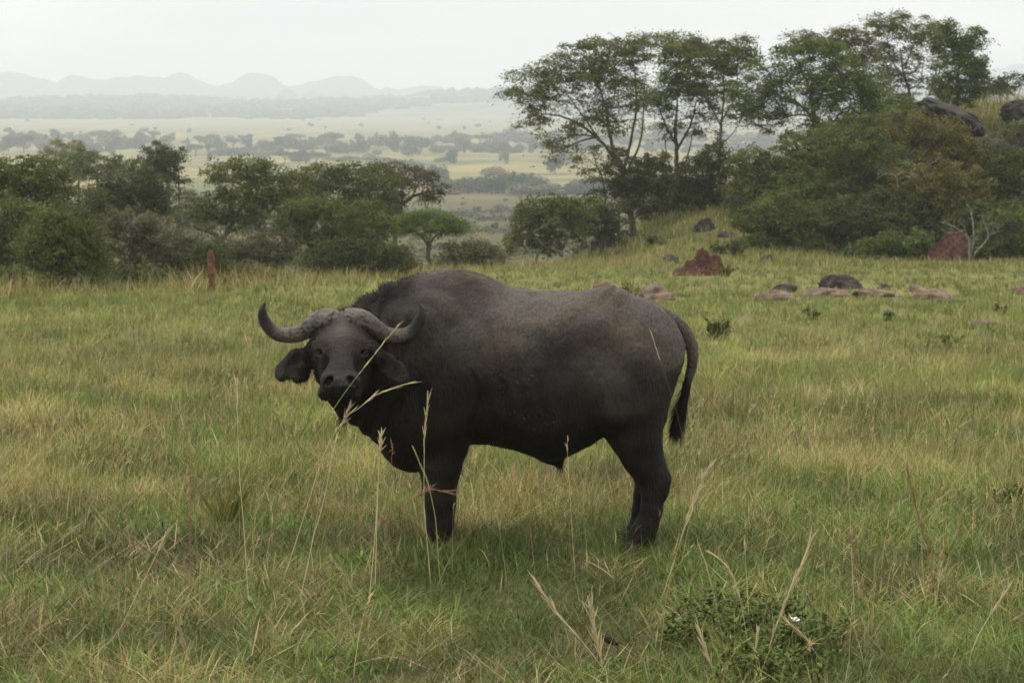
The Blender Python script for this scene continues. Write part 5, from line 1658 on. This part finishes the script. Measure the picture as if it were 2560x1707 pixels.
# yellow plain: single trees, then the long hazy line
PT = 'trees dotted over the yellow plain'
for px, b, t, wd_, kind, pale in [(655, 378, 345, 42, 'flat', 0), (690, 372, 335, 40, 'bush', 0), (690, 358, 334, 55, 'flat', 0), (1035, 376, 348, 44, 'round', 0), (780, 372, 356, 60, 'bush', 1), (850, 368, 350, 55, 'bush', 1),
                                  (728, 375, 350, 34, 'flat', 0), (1160, 378, 330, 26, 'round', 1), (905, 350, 318, 42, 'round', 0), (940, 352, 322, 36, 'round', 0), (560, 358, 330, 60, 'bush', 0), (600, 362, 336, 44, 'bush', 1),
                                  (520, 358, 330, 50, 'bush', 0), (480, 372, 346, 22, 'round', 1), (450, 360, 330, 40, 'flat', 0), (635, 358, 336, 26, 'bush', 1), (870, 384, 352, 60, 'bush', 0), (950, 398, 362, 70, 'bush', 0),
                                  (1220, 352, 330, 30, 'round', 0), (1190, 352, 326, 36, 'bush', 0), (1105, 350, 318, 44, 'bush', 0), (1140, 352, 316, 46, 'bush', 0), (1065, 352, 322, 38, 'flat', 0), (1010, 352, 326, 40, 'bush', 0),
                                  (90, 354, 330, 36, 'flat', 0), (55, 352, 308, 50, 'flat', 0), (20, 350, 315, 50, 'round', 0), (110, 352, 318, 30, 'round', 0), (780, 350, 322, 50, 'bush', 0), (820, 352, 318, 46, 'bush', 0),
                                  (1265, 395, 372, 36, 'flat', 0), (1290, 372, 348, 40, 'bush', 0), (1010, 372, 358, 26, 'bush', 1), (745, 362, 348, 22, 'bush', 0)]:
    far_tree(kind, px, b, t, wd_, 'tree', 'pale grassland tree standing apart on the yellow plain' if pale else 'dark grey-green tree standing on the hazy yellow plain', 'tree', PT, True, bool(pale))
TL = 'long hazy line of trees across the plain'
xs_ = np.arange(-30, 1800, 17.0)
for px in xs_:
    for rep in range(3):
        q = px + rng.normal() * 12
        if rng.random() < .22 + .35 * (noise2(px * .012, px * 0 + 3.3) > .55): continue
        b = (349, 336, 327)[rep] + rng.normal() * 5 + (4 if 430 < q < 1000 else 0)
        hh = 15 + 15 * rng.random() + (7 if rng.random() < .15 else 0)
        kd = ('bush', 'flat', 'round', 'bush')[int(rng.integers(4))]
        far_tree(kd, q, b, b - hh, hh * (.9 + .8 * rng.random()), 'tree', 'hazy blue-grey tree in the long tree line across the plain', 'tree', TL, False, rng.random() < .12)
for px, b, t in ((261, 336, 300), (318, 340, 308), (397, 338, 310), (30, 330, 306), (690, 338, 312), (430, 340, 316)):
    far_tree('palm', px, b, t, 12, 'palm_tree', 'small palm sticking up out of the hazy tree line on the plain', 'palm', 'palms in the hazy tree line', False)
PP = 'specks of trees on the far pale plain'
for _ in range(45):
    q = rng.random() * 1750 - 20; b = 274 + 44 * rng.random() ** 1.3
    far_tree('bush', q, b, b - (4 + 8 * rng.random()) * (.6 + (b - 270) / 50), 5 + 8 * rng.random() * (.6 + (b - 262) / 50), 'tree', 'tiny faded tree on the pale far plain', 'tree', PP, False)
print('far trees', round(time.time() - T0, 1))
# low scrub and coarse grass on the open valley side
r = np.random.default_rng(9)
n = 5200
Yv = np.sqrt(105 ** 2 + r.random(n) * (720 ** 2 - 105 ** 2)); xv = (r.random(n) * 2 - 1) * Yv * .24
ok = (fbm2(xv * .05, Yv * .03, 3, 61) > .46) & (xv < 8 + .02 * Yv)
xv, Yv = xv[ok], Yv[ok]; zv = H(xv, Yv)
SB = MB()
for x, Y, z in zip(xv, Yv, zv):
    s = (.25 + .55 * r.random() ** 2) * (1 + Y / 500)
    k = 16
    P = np.array((x, Y, z + s * .35)) + r.normal(size=(k, 3)) * np.array((s * .7, s * .7, s * .28))
    V, F_ = leaf_cards(P, .30 * s + .0006 * Y, .6, r)
    t = .7 + .6 * r.random()
    c = (np.array((.042, .050, .015)) if r.random() < .6 else np.array((.095, .080, .030))) * t
    SB.add(V, F_, np.tile(c, (len(V), 1)))
so = SB.build('scrub', M_leaf)
tag(so, kind='stuff')
# wood on the ridge beyond the plain
r = np.random.default_rng(5)
n = 6500
Yw = 3900 + 2000 * r.random(n); xw = (r.random(n) * 2 - 1) * (Yw * .28)
cov = fbm2(xw * .005, Yw * .003, 4, 88) + .12 * sstep(4100, 5600, Yw) + .08 * sstep(0, -900, xw)
ok = cov > .53; xw, Yw = xw[ok], Yw[ok]
W = MB()
ico_v, ico_q = uv_ball(np.zeros(3), (1, 1, 1), 7, 5)
zg = H(xw, Yw)
for x, Y, z in zip(xw, Yw, zg):
    s = 4.5 + 5.5 * r.random()
    V = ico_v * np.array((s * (1 + .8 * r.random()), s * 1.2, s * (.55 + .5 * r.random()))) * (1 + r.normal(size=(len(ico_v), 1)) * .16)
    t = .8 + .5 * r.random()
    W.add(V + np.array((x, Y, z + s * .35)), ico_q, np.array((.045, .060, .028)) * t)
wd_o = W.build('woodland', M_leaf)
tag(wd_o, kind='stuff')
print('woodland', len(xw), round(time.time() - T0, 1))
rng = np.random.default_rng(43)
# ---- dead wood
def snag(name, label, cat, Y, limbs, mat, group=None):
    fx = limbs[0][0][0][0]; foot = on_ground(fx * VS, Y)
    mb = MB()
    for pts, r0, r1 in limbs:
        P = np.array([at(x * VS, y * VS, Y) for x, y in pts]); P[:, 1] += np.cumsum(rng.normal(size=len(P)) * .12)
        m = 5 * len(P)
        C = catmull(P, m) + rng.normal(size=(m, 3)) * r1 * .5
        V, q = tube(C, np.linspace(r0, r1, m) * .62 * (1 + .18 * rng.normal(size=m)), 7); mb.add(V, q)
        for _ in range(3 + m // 5):                     # fine broken twigs
            i_ = int(rng.integers(m // 3, m)); d_ = rng.normal(size=3); d_[2] = abs(d_[2]) * .8; d_ /= np.linalg.norm(d_)
            L_ = .12 + .35 * rng.random()
            V, q = tube(bent_branch(C[i_], C[i_] + d_ * L_, 5, .12, rng), np.linspace(max(r1 * .5, .007), .003, 5), 4); mb.add(V, q)
    o = mb.build(name, mat, None, True, foot); o.location = tuple(foot)
    return tag(o, label, cat, group)


snag('dead_tree', 'bleached white dead tree leaning over the right red mound', 'dead tree', 98,
     [([(2226, 596), (2228, 560), (2222, 545), (2205, 530), (2180, 517), (2162, 510)], .075, .02), ([(2232, 590), (2236, 545), (2234, 500), (2232, 482), (2222, 470)], .06, .018),
      ([(2238, 585), (2262, 558), (2270, 540), (2262, 515), (2252, 495)], .065, .022), ([(2270, 540), (2288, 532), (2290, 520)], .03, .012), ([(2225, 548), (2213, 520), (2210, 500)], .03, .01),
      ([(2262, 518), (2280, 512), (2288, 520)], .022, .01), ([(2228, 565), (2245, 548), (2250, 530)], .03, .012), ([(2205, 532), (2178, 535), (2160, 528)], .02, .008)], M_pale)
snag('dead_branch', 'pale forked dead branch caught in the olive bush on the slope', 'branch', 102.5,
     [([(2062, 432), (2058, 410), (2050, 400), (2032, 398), (2012, 412)], .04, .015), ([(2056, 405), (2075, 396), (2110, 402)], .03, .012), ([(2058, 415), (2080, 405), (2098, 418)], .02, .01)], M_pale)
snag('dead_branch', 'pale thin dead branch higher in the yellowish bush under the rock slab', 'branch', 103.5,
     [([(2120, 400), (2118, 384), (2100, 376), (2078, 372)], .028, .01), ([(2118, 386), (2140, 374), (2160, 360)], .022, .008)], M_pale)
snag('dead_tree', 'twisted grey dead snag standing left of the dark spreading thorn tree', 'dead tree', 90,
     [([(1224, 610), (1222, 590), (1214, 575), (1206, 563), (1204, 552)], .045, .02), ([(1224, 606), (1232, 585), (1236, 572)], .03, .012), ([(1216, 612), (1213, 598), (1210, 588)], .03, .015)], M_pale)
snag('dead_branch', 'crooked pale branch lying across the dark spreading thorn tree', 'branch', 98.5,
     [([(1288, 585), (1300, 570), (1306, 555), (1307, 540)], .045, .015), ([(1292, 580), (1270, 572), (1255, 570)], .03, .012), ([(1225, 533), (1250, 520), (1270, 505), (1284, 496)], .022, .008), ([(1232, 546), (1242, 556), (1248, 566)], .022, .01)], M_pale)
f = hit(485 * VS, 672 * VS, 30, 200)
Ys = f[1]; m = VS / F * Ys
mb = MB()
P = np.array([(0, 0, -.15), (.02, .01, 30 * m), (.0, 0, 60 * m), (.01, 0, 82 * m), (-.01, 0, 97 * m)])
C = catmull(P, 16)
V, q = tube(C, np.interp(np.linspace(0, 1, 16), [0, .3, .62, .9, 1], [8.5 * m, 8 * m, 8.5 * m, 7 * m, 3 * m]), 14)
an = np.tile(np.arange(14), 16)
V += (noise3(np.stack([V[:, 0] * 30, V[:, 1] * 30, V[:, 2] * 3], 1), 5) - .5)[:, None] * np.array((.05, .05, 0))
mb.add(V, q)
V, q = tube(np.array([(0, 0, 80 * m), (-.03, 0, 83 * m), (-9 * m - .03, -.02, 84 * m)]), np.array((.02, .014, .005)), 6); mb.add(V, q)
V, q = tube(np.array([(.02, 0, 88 * m), (.03, 0, 94 * m), (.025, 0, 101 * m)]), np.array((.03, .02, .006)), 6); mb.add(V, q)
st = mb.build('stump', M_rust, None, True); st.location = tuple(f)
tag(st, 'weathered reddish tree stump standing alone at the left meadow edge', 'stump')

# ---- weeds and tufts in the meadow
def weed(px, pyb, w, h, n_, label, name='weed', hue='green', leafsz=.09, group=None, cat='plant'):
    f = hit(px * VS, pyb * VS, 9, 300); m = VS / F * f[1]
    mb = MB(); lf = MB()
    h0, h1 = [np.array(v) for v in GRN[hue]]
    ns = max(6, n_ // 14)
    tops = np.stack([rng.normal(size=ns) * w * .28 * m, rng.normal(size=ns) * w * .25 * m, h * m * (.55 + .45 * rng.random(ns))], 1)
    for t_ in tops:
        b0 = np.array((t_[0] * .25, t_[1] * .25, -.02))
        br = bent_branch(b0, t_, 6, .06, rng)
        V, q = tube(br, np.linspace(.006, .002, 6) * (1 + f[1] / 40), 4); mb.add(V, q)
        k = max(4, n_ // ns)
        s = rng.random(k) ** .7
        P = br[np.minimum((s * 5).astype(int), 5)] + rng.normal(size=(k, 3)) * np.array((.05, .05, .03)) * w * m * .8
        V, F_ = leaf_cards(P, leafsz, .5, rng, .8)
        c = h0 + (h1 - h0) * rng.random((k, 1)); lf.add(V, F_, np.repeat(c, 4, 0))
    root = empty(name, f, label, cat, group)
    mb.build('stem', M_brownbark, root, True)
    lf.build('leaves', M_leaf, root)
    return root


WG = 'green weeds in the meadow grass'
weed(1652, 782, 52, 56, 420, 'dark leafy weed right of the tail of the buffalo', hue='green', leafsz=.10, group=WG)
weed(2182, 800, 46, 36, 260, 'low dark weed in the open meadow at the right', hue='green', leafsz=.09, group=WG)
weed(1868, 735, 36, 30, 140, 'thin weed below the small black dome rock', hue='acacia', leafsz=.10, group=WG)
weed(2040, 738, 40, 26, 130, 'faint weed below the tan slabs in the middle right meadow', hue='acacia', leafsz=.10, group=WG)
weed(2300, 722, 44, 26, 140, 'grey-green weed above the single pale slab', hue='grey', leafsz=.10, group=WG)
weed(1440, 690, 40, 44, 260, 'leafy weed between the reddish boulder and the cracked boulder', hue='olive', leafsz=.10, group=WG)
weed(1665, 636, 56, 30, 320, 'green weed growing over the right flank of the jagged red mound', hue='olive', leafsz=.11, group=WG)
weed(1692, 590, 44, 50, 420, 'bright leafy weed behind the jagged red mound', hue='bright', leafsz=.14, group=WG)
weed(1650, 582, 90, 30, 380, 'low green herb patch on the slope behind the jagged red mound', hue='green', leafsz=.14, group=WG)
weed(2330, 1180, 110, 70, 900, 'dark green leafy weed at the right picture edge', hue='green', leafsz=.035, group=WG)
weed(1500, 560, 50, 24, 300, 'green herb below the leaning tree trunk', hue='green', leafsz=.14, group=WG)
weed(1330, 590, 70, 26, 420, 'light green herb at the foot of the tall black boulder', hue='green', leafsz=.14, group=WG)

# leafy shrub in the near grass, bottom right
def near_shrub(parts, label):
    f0 = hit(1700 * VS, 1500 * VS, 9, 30)
    root = empty('shrub', f0, label, 'shrub')
    st = MB(); lf = MB()
    for (px, pyb, w, h, nst) in parts:
        f = hit(px * VS, pyb * VS, 9, 30); m = VS / F * f[1]
        for _ in range(int(nst * 1.25)):
            b0 = f + np.array((rng.normal() * w * .36 * m, rng.normal() * w * .45 * m, -.01)); b0[2] = float(H(b0[0], b0[1])) - .01
            tip = b0 + np.array((rng.normal() * .07, rng.normal() * .07, h * m * (.6 + .6 * rng.random())))
            br = bent_branch(b0, tip, 9, .06, rng)
            V, q = tube(br, np.linspace(.0032, .0012, 9), 5); st.add(V, q)
            nn = 13
            for k in range(nn):
                t = .2 + .8 * k / (nn - 1)
                p_ = br[min(int(t * 8), 8)]
                for side in (0, 1):
                    az = k * 2.4 + side * PI + rng.normal() * .3
                    d = np.array((math.cos(az), math.sin(az), .55 + .3 * rng.random())); d /= np.linalg.norm(d)
                    L = .036 * (.7 + .6 * rng.random()) * (1 if t < .9 else .75); wv = np.cross(d, (0, 0, 1.0)); wv /= np.linalg.norm(wv); nrm = np.cross(wv, d)
                    c0 = p_; c1_ = p_ + d * L * .5 + nrm * .004; c2_ = p_ + d * L - nrm * .003
                    W_ = L * .27
                    Vv = np.array([c0, c1_ - wv * W_, c1_, c1_ + wv * W_, c2_])
                    hcol = np.array((.082, .128, .030)) * (.6 + .7 * rng.random()) + np.array((.05, .035, 0)) * rng.random()
                    lf.add(Vv, np.array([(0, 2, 1), (0, 3, 2), (1, 2, 4), (2, 3, 4)]), hcol)
    st.build('stem', M_brownbark, root, True, f0)
    lf.build('leaves', M_leaf, root, False, f0)
    return root


near_shrub([(1700, 1470, 120, 80, 26), (1760, 1440, 130, 70, 26), (1640, 1430, 90, 60, 18), (1560, 1480, 80, 70, 16), (1840, 1520, 120, 90, 26), (1740, 1545, 160, 70, 26), (1690, 1400, 90, 50, 14), (1880, 1470, 70, 60, 12), (1800, 1580, 120, 80, 16)],
           'low leafy green shrub in the near grass with a white flower on it')
# white flower
M_white, nt = new_mat('white_petal')
p = N(nt, 'ShaderNodeBsdfPrincipled'); p.inputs['Base Color'].default_value = (.72, .70, .74, 1); p.inputs['Roughness'].default_value = .6
p.inputs['Subsurface Weight'].default_value = 0.0
o = N(nt, 'ShaderNodeOutputMaterial'); nt.links.new(p.outputs[0], o.inputs[0])
pf = at(1826 * VS, 1421 * VS, 11.2)
ang = np.arange(20) * 2 * PI / 20
rim = np.stack([np.cos(ang) * .021 * (1 + .16 * np.cos(5 * ang)), np.sin(ang) * .021 * (1 + .16 * np.cos(5 * ang)), .002 * np.cos(5 * ang)], 1)
mid_ = np.stack([np.cos(ang) * .008, np.sin(ang) * .008, 0 * ang - .008], 1); low = np.stack([np.cos(ang) * .003, np.sin(ang) * .003, 0 * ang - .034], 1)
V = np.concatenate([rim, mid_, low]); j = np.arange(20); k = (j + 1) % 20
q = np.concatenate([np.stack([j, k, 20 + k, 20 + j], 1), np.stack([20 + j, 20 + k, 40 + k, 40 + j], 1)])
fl = empty('flower', pf, 'single white trumpet flower on the leafy shrub in the near grass', 'flower')
fl.rotation_euler = (.25, .1, 0)
mesh_obj('petals', V, q, M_white, fl, None, True)
zb = float(H(pf[0], pf[1])) - pf[2]
V, q = tube(np.array([(0, 0, -.033), (.006, 0, zb * .5), (0, .01, zb)]), np.array((.002, .002, .002)), 5)
mesh_obj('stem', V, q, M_brownbark, fl, None, True)

# dried dark seed heads
M_pod = simple_bump_material('dried_pod', (.018, .013, .011), (.055, .042, .034), 60, .9, .9)
PG = 'dark dried flower heads in the near grass'
for px, py, L, w_, tilt, lab in [(1400, 1470, 44, 8, 1.1, 'dark dried flower head lying aslant, topmost of its cluster'), (1430, 1525, 34, 8, .1, 'dark upright dried flower head in the middle of its cluster'),
                                 (1478, 1548, 46, 9, 1.35, 'dark dried flower head lying flat near the bottom picture edge'), (1868, 1510, 60, 9, .25, 'tall dark dried flower head right of the leafy shrub')]:
    Yp = 11.2
    c = at(px * VS, py * VS, Yp); m = VS / F * Yp
    d = np.array((math.sin(tilt), -.2, -math.cos(tilt))); d /= np.linalg.norm(d)
    t = np.linspace(0, 1, 22)
    C = c + d * ((t - .5) * L * m)[:, None]
    rad = w_ * m * np.sin(PI * np.clip(t * .94 + .03, 0, 1)) ** .6 * (1 + .22 * np.sin(t * 40))
    V, q = tube(C, rad, 10); V += rng.normal(size=V.shape) * .0018
    root = empty('seed_head', (c[0], c[1], float(H(c[0], c[1]))), lab, 'seed head', PG)
    ob = np.array(root.location)
    mesh_obj('pod', V - ob, q, M_pod, root, None, True)
    V, q = tube(np.array([C[-1], (C[-1] + ob) / 2 + np.array((.02, 0, 0)), ob + np.array((.03, 0, -.02))]), np.array((.0025, .0025, .003)), 5)
    mesh_obj('stem', V - ob, q, M_brownbark, root, None, True)

# ---- single grass stalks that stand out
M_stalk = leaf_material('dry_stalk', .22, .6, .25)
PAL = dict(PAL, straw=np.array((.56, .46, .26)), tan=np.array((.44, .33, .20)), olive=np.array((.30, .31, .11)), red=np.array((.30, .16, .10)))


def stalk(pts, Y, label, col='straw', plume=(.72, 1.0), nplume=26, wid=.0026, awn=.055, frame_='V', spread=.30, plume_col=None, stemcol=None, group='seeding grass stalks standing out of the sward', plumes=None):
    cv = {'V': lambda x, y: at(x * VS, y * VS, Y), 'L': lambda x, y: at(x / 1.8375, 1100 + y / 1.8375, Y), 'R': lambda x, y: at(1280 + x / 1.8375, 1100 + y / 1.8375, Y),
          'C': lambda x, y: at(900 + x / 4.125, 1000 + y / 4.125, Y), 'B': lambda x, y: c2(x, y, Y), 'T': lambda x, y: c7(x, y, Y), 'H': lambda x, y: c1(x, y, Y)}[frame_]
    P = np.array([cv(x, y) for x, y in pts])
    g = float(H(P[0, 0], P[0, 1]))
    if P[0, 2] > g - .005:                       # run the stem down to the ground
        dn = P[0] - P[1]; dn /= np.linalg.norm(dn); k = (P[0, 2] - g + .02) / max(-dn[2], .35)
        P = np.vstack([P[0] + dn * k, P]); P[0, 2] = g - .02
    foot = np.array((P[0, 0], P[0, 1], g))
    m = 40
    C = catmull(P, m); C[1:, 1] += np.linspace(0, 1, m - 1) * .06
    s = np.concatenate([[0], np.cumsum(np.linalg.norm(np.diff(C, axis=0), axis=1))]); s /= s[-1]
    root = empty('grass_stalk', foot, label, 'grass stalk', group)
    sc_ = PAL[stemcol or col]
    V, q = tube(C, np.interp(s, [0, .7, 1], [wid, wid * .75, wid * .4]) * .85, 5)
    mesh_obj('stem', V - foot, q, M_stalk, root, np.tile(sc_ * 1.1, (len(V), 1)), True)
    hd = MB()
    for (p0, p1) in (plumes or [plume]):
        for k in range(nplume):
            u = p0 + (p1 - p0) * rng.random() ** .9
            i = int(np.clip(np.searchsorted(s, u), 1, m - 2))
            d = C[i + 1] - C[i - 1]; d /= np.linalg.norm(d)
            dd = d + rng.normal(size=3) * spread; dd /= np.linalg.norm(dd)
            L = awn * (.5 + .9 * rng.random())
            bp_ = np.array([C[i], C[i] + dd * L * .5 + d * L * .05, C[i] + dd * L + d * L * .12])
            V, q = tube(catmull(bp_, 5), np.array((.0011, .0021, .0019, .0011, .0004)) * (wid / .0020), 4)
            cc = PAL[plume_col or col] * (.75 + .5 * rng.random())
            hd.add(V, q, cc)
    hd.build('seed_plume', M_stalk, root, False, foot)
    return root


stalk([(640, 1130), (720, 1010), (790, 905), (860, 815), (912, 752)], 12.9, 'straight green-and-straw stalk crossing the face of the buffalo', 'straw', (.80, 1.0), 22, .0026, .05, 'V', .05, None, 'olive')
stalk([(700, 1180), (745, 1040), (790, 965), (822, 940), (860, 912), (905, 893), (942, 883)], 12.9, 'arching straw stalk bowing right below the chin of the buffalo', 'straw', (.62, 1.0), 34, .0026, .055, 'V', .10)
stalk([(705, 1310), (740, 1120), (775, 1000), (800, 940)], 12.8, 'straw stalk whose seed head touches the chin of the buffalo', 'tan', (.86, 1.0), 18, .0024, .05, 'V', .22)
stalk([(690, 1440), (660, 1100), (660, 600), (664, 300), (690, 60), (720, -30)], 12.9, 'tall straw stalk standing in front of the shoulder, highest in the chest group', 'straw', (.68, 1.0), 34, .0026, .055, 'C', .16)
stalk([(164, 1560), (172, 1200), (196, 600), (212, 400)], 12.8, 'upright yellow stalk left of the front legs', 'straw', (.86, 1.0), 16, .0032, .045, 'C', .34)
stalk([(800, 1545), (775, 1220), (700, 880), (620, 680), (556, 530)], 13.0, 'pale green stalk slanting left across the front leg', 'olive', (.70, 1.0), 34, .0034, .045, 'C', .05)
stalk([(560, 1010), (640, 950), (760, 938), (850, 950), (935, 980)], 13.1, 'reddish plume lying across the near front leg', 'red', (.45, 1.0), 40, .0024, .06, 'C', .30)
stalk([(560, 1568), (520, 1360), (460, 1130), (380, 880), (285, 590), (246, 468)], 13.0, 'thin stalk leaning left across the rump of the buffalo', 'straw', (.87, 1.0), 18, .0020, .035, 'T', .10, 'straw', 'brown')
stalk([(1690, 1500), (1730, 1380), (1780, 1260), (1820, 1160), (1862, 1070)], 12.6, 'pale stalk leaning right behind the hind leg', 'straw', (.55, 1.0), 20, .0028, .05, 'B', .18)
stalk([(1145, 1010), (1142, 960), (1148, 920)], 13.0, 'fine pale stalk in front of the belly', 'straw', (.6, 1.0), 14, .0018, .03, 'B', .25)
stalk([(260, 1000), (262, 975), (255, 950)], 13.0, 'short reddish stalk before the brisket', 'red', (.5, 1.0), 10, .0022, .035, 'B', .3)
stalk([(470, 1115), (350, 960), (240, 840), (165, 740), (108, 660)], 10.9, 'long straw plume leaning left, bottom middle of the near grass', 'straw', (.35, 1.0), 60, .0026, .06, 'R', .12)
stalk([(430, 1115), (405, 990), (380, 880), (365, 800), (370, 680)], 10.9, 'thick feathery straw stalk beside the dark dried flower heads', 'straw', (.15, .75), 60, .0028, .07, 'R', .20)
stalk([(660, 1115), (690, 900), (715, 700), (765, 500), (830, 300), (905, 140)], 11.0, 'very long green-grey stalk running up toward the hind leg', 'olive', (.72, 1.0), 26, .0026, .05, 'R', .12, 'straw')
stalk([(1000, 1115), (975, 950), (930, 720), (900, 600), (872, 520)], 11.0, 'slim yellow-green stalk left of the leafy shrub', 'olive', (.68, 1.0), 22, .0022, .05, 'R', .05, 'straw')
stalk([(1110, 1060), (1080, 900), (1050, 740), (1010, 620), (965, 565), (922, 535)], 11.1, 'straw stalk with bent drooping head above the leafy shrub', 'tan', (.52, 1.0), 40, .0022, .05, 'R', .12, 'straw')
stalk([(1150, 1115), (1190, 930), (1250, 770), (1300, 660), (1345, 560), (1375, 480)], 11.0, 'stout golden stalk with split head rising right of the leafy shrub', 'straw', (.28, 1.0), 80, .0032, .065, 'R', .10)
stalk([(945, 1115), (920, 1040), (890, 970), (862, 880)], 10.8, 'short pale plume at the bottom below the leafy shrub', 'straw', (.3, 1.0), 44, .0026, .055, 'R', .18)
stalk([(1460, 1100), (1400, 985), (1350, 915), (1285, 860)], 10.9, 'reddish stalk leaning left right of the leafy shrub', 'tan', (.45, 1.0), 36, .0024, .055, 'R', .12)
stalk([(1960, 1110), (1955, 900), (1950, 720), (1910, 500), (1860, 300), (1830, 170)], 11.4, 'tall reddish stalk at the right of the near grass', 'tan', (.40, 1.0), 44, .0016, .07, 'R', .12, 'red')
stalk([(2095, 1060), (2120, 960), (2180, 850), (2290, 690)], 11.1, 'golden stalk leaning right in the bottom right corner', 'straw', (.6, 1.0), 22, .0028, .05, 'R', .1)
stalk([(1745, 1060), (1690, 950), (1640, 770), (1590, 590), (1568, 480)], 11.3, 'thin reddish stalk leaning left, right of the white flower', 'tan', (.55, 1.0), 24, .0022, .05, 'R', .08, 'red')
stalk([(850, 1115), (848, 1000), (835, 880), (828, 740)], 10.9, 'blue-green fresh stalk left of the short pale plume', 'green', (.85, 1.0), 12, .0036, .05, 'R', .08)
stalk([(1115, 1110), (1118, 1020), (1135, 900)], 10.9, 'straw stalk straight up at the bottom of the leafy shrub', 'straw', (.6, 1.0), 22, .0024, .045, 'R', .16)
stalk([(1580, 1110), (1575, 800), (1560, 400), (1550, 140)], 11.6, 'long pale vertical stalk in the right near grass', 'straw', (.9, 1.0), 8, .0022, .04, 'R', .1)
stalk([(1130, 575), (1118, 400), (1100, 200), (1090, 0), (1084, -160), (1080, -260)], 12.3, 'long yellow stalk right of the reedy tuft', 'straw', (.84, 1.0), 16, .0030, .05, 'L', .14)
stalk([(1408, 590), (1440, 440), (1480, 300), (1540, 0)], 12.3, 'pale stalk leaning right in the left near grass', 'straw', (.75, 1.0), 14, .0026, .05, 'L', .15)
stalk([(1704, 640), (1718, 480), (1730, 300), (1740, 90), (1748, -20)], 12.3, 'upright yellow stalk nearest the front legs on their left', 'straw', (.85, 1.0), 16, .0030, .045, 'L', .22)
stalk([(560, 850), (620, 720), (690, 580), (760, 430)], 11.6, 'straw stalk leaning right at the lower left', 'straw', (.8, 1.0), 16, .0024, .05, 'L', .14)
stalk([(872, 390), (870, 230), (864, 60)], 12.4, 'reddish spike left of the reedy tuft', 'red', (.3, 1.0), 40, .0026, .05, 'L', .06)
stalk([(880, 1115), (860, 1020), (835, 930), (805, 830)], 10.8, 'pinkish plume at the bottom left of the near grass', 'tan', (.25, 1.0), 50, .0024, .06, 'L', .12)
stalk([(1800, 1000), (1560, 1070), (1480, 1100)], 10.9, 'nearly flat straw stalk lying at the bottom middle', 'tan', (.2, 1.0), 20, .0024, .05, 'L', .10)

# reedy tuft left of the buffalo
f = hit(520 * VS, 1215 * VS, 9, 30)
root = empty('grass_tuft', f, 'tall reedy green and rust tuft standing above the turf left of the buffalo', 'grass tuft')
n_ = 190
az = rng.random(n_) * 2 * PI
x0 = rng.normal(size=n_) * .035; y0 = rng.normal(size=n_) * .05
sel = rng.random(n_)
PALc = np.where((sel < .08)[:, None], PAL['red'] * .9, np.where((sel < .36)[:, None], np.array((.20, .20, .035)), np.array((.085, .120, .026)))) * (.75 + .5 * rng.random((n_, 1)))
V, Q, Tq, C = blades(n_, x0, y0, .14 + .40 * rng.random(n_) ** 1.2, .006 + .004 * rng.random(n_), .10 + .45 * rng.random(n_), .25 * rng.random(n_), PALc, 4, np.where(rng.random(n_) < .6, rng.normal(size=n_) * .4, az), np.zeros(n_))
mb = MB(); mb.add(V, Q, C); mb.f3.append(Tq)
mb.build('blades', M_grass, root)
# broad fresh blades by the hooves
n_ = 110
for (cx, cy, Y, n_, hh, lab) in ((1560, 1450, 13.2, 9, .22, 'cluster of broad bright grass blades in front of the hind hooves'), (480, 1400, 13.3, 8, .15, 'cluster of broad grass blades in front of the front hooves')):
    f = c2(cx, cy, Y); f[2] = float(H(f[0], f[1]))
    f[2] -= .01
    root = empty('grass_tuft', f, lab, 'grass tuft')
    V, Q, Tq, C = blades(n_, rng.normal(size=n_) * .09, rng.normal(size=n_) * .03, hh * (.7 + .8 * rng.random(n_)), .012 + .009 * rng.random(n_), .05 + .7 * rng.random(n_), .2 * rng.random(n_),
                         PAL['fresh'] * (.7 + .5 * rng.random((n_, 1))), 4, np.where(rng.random(n_) < .5, PI, 0) + rng.normal(size=n_) * .3, np.zeros(n_))
    mb = MB(); mb.add(V, Q, C); mb.f3.append(Tq)
    mb.build('blades', M_grass, root)
print('done', round(time.time() - T0, 1))
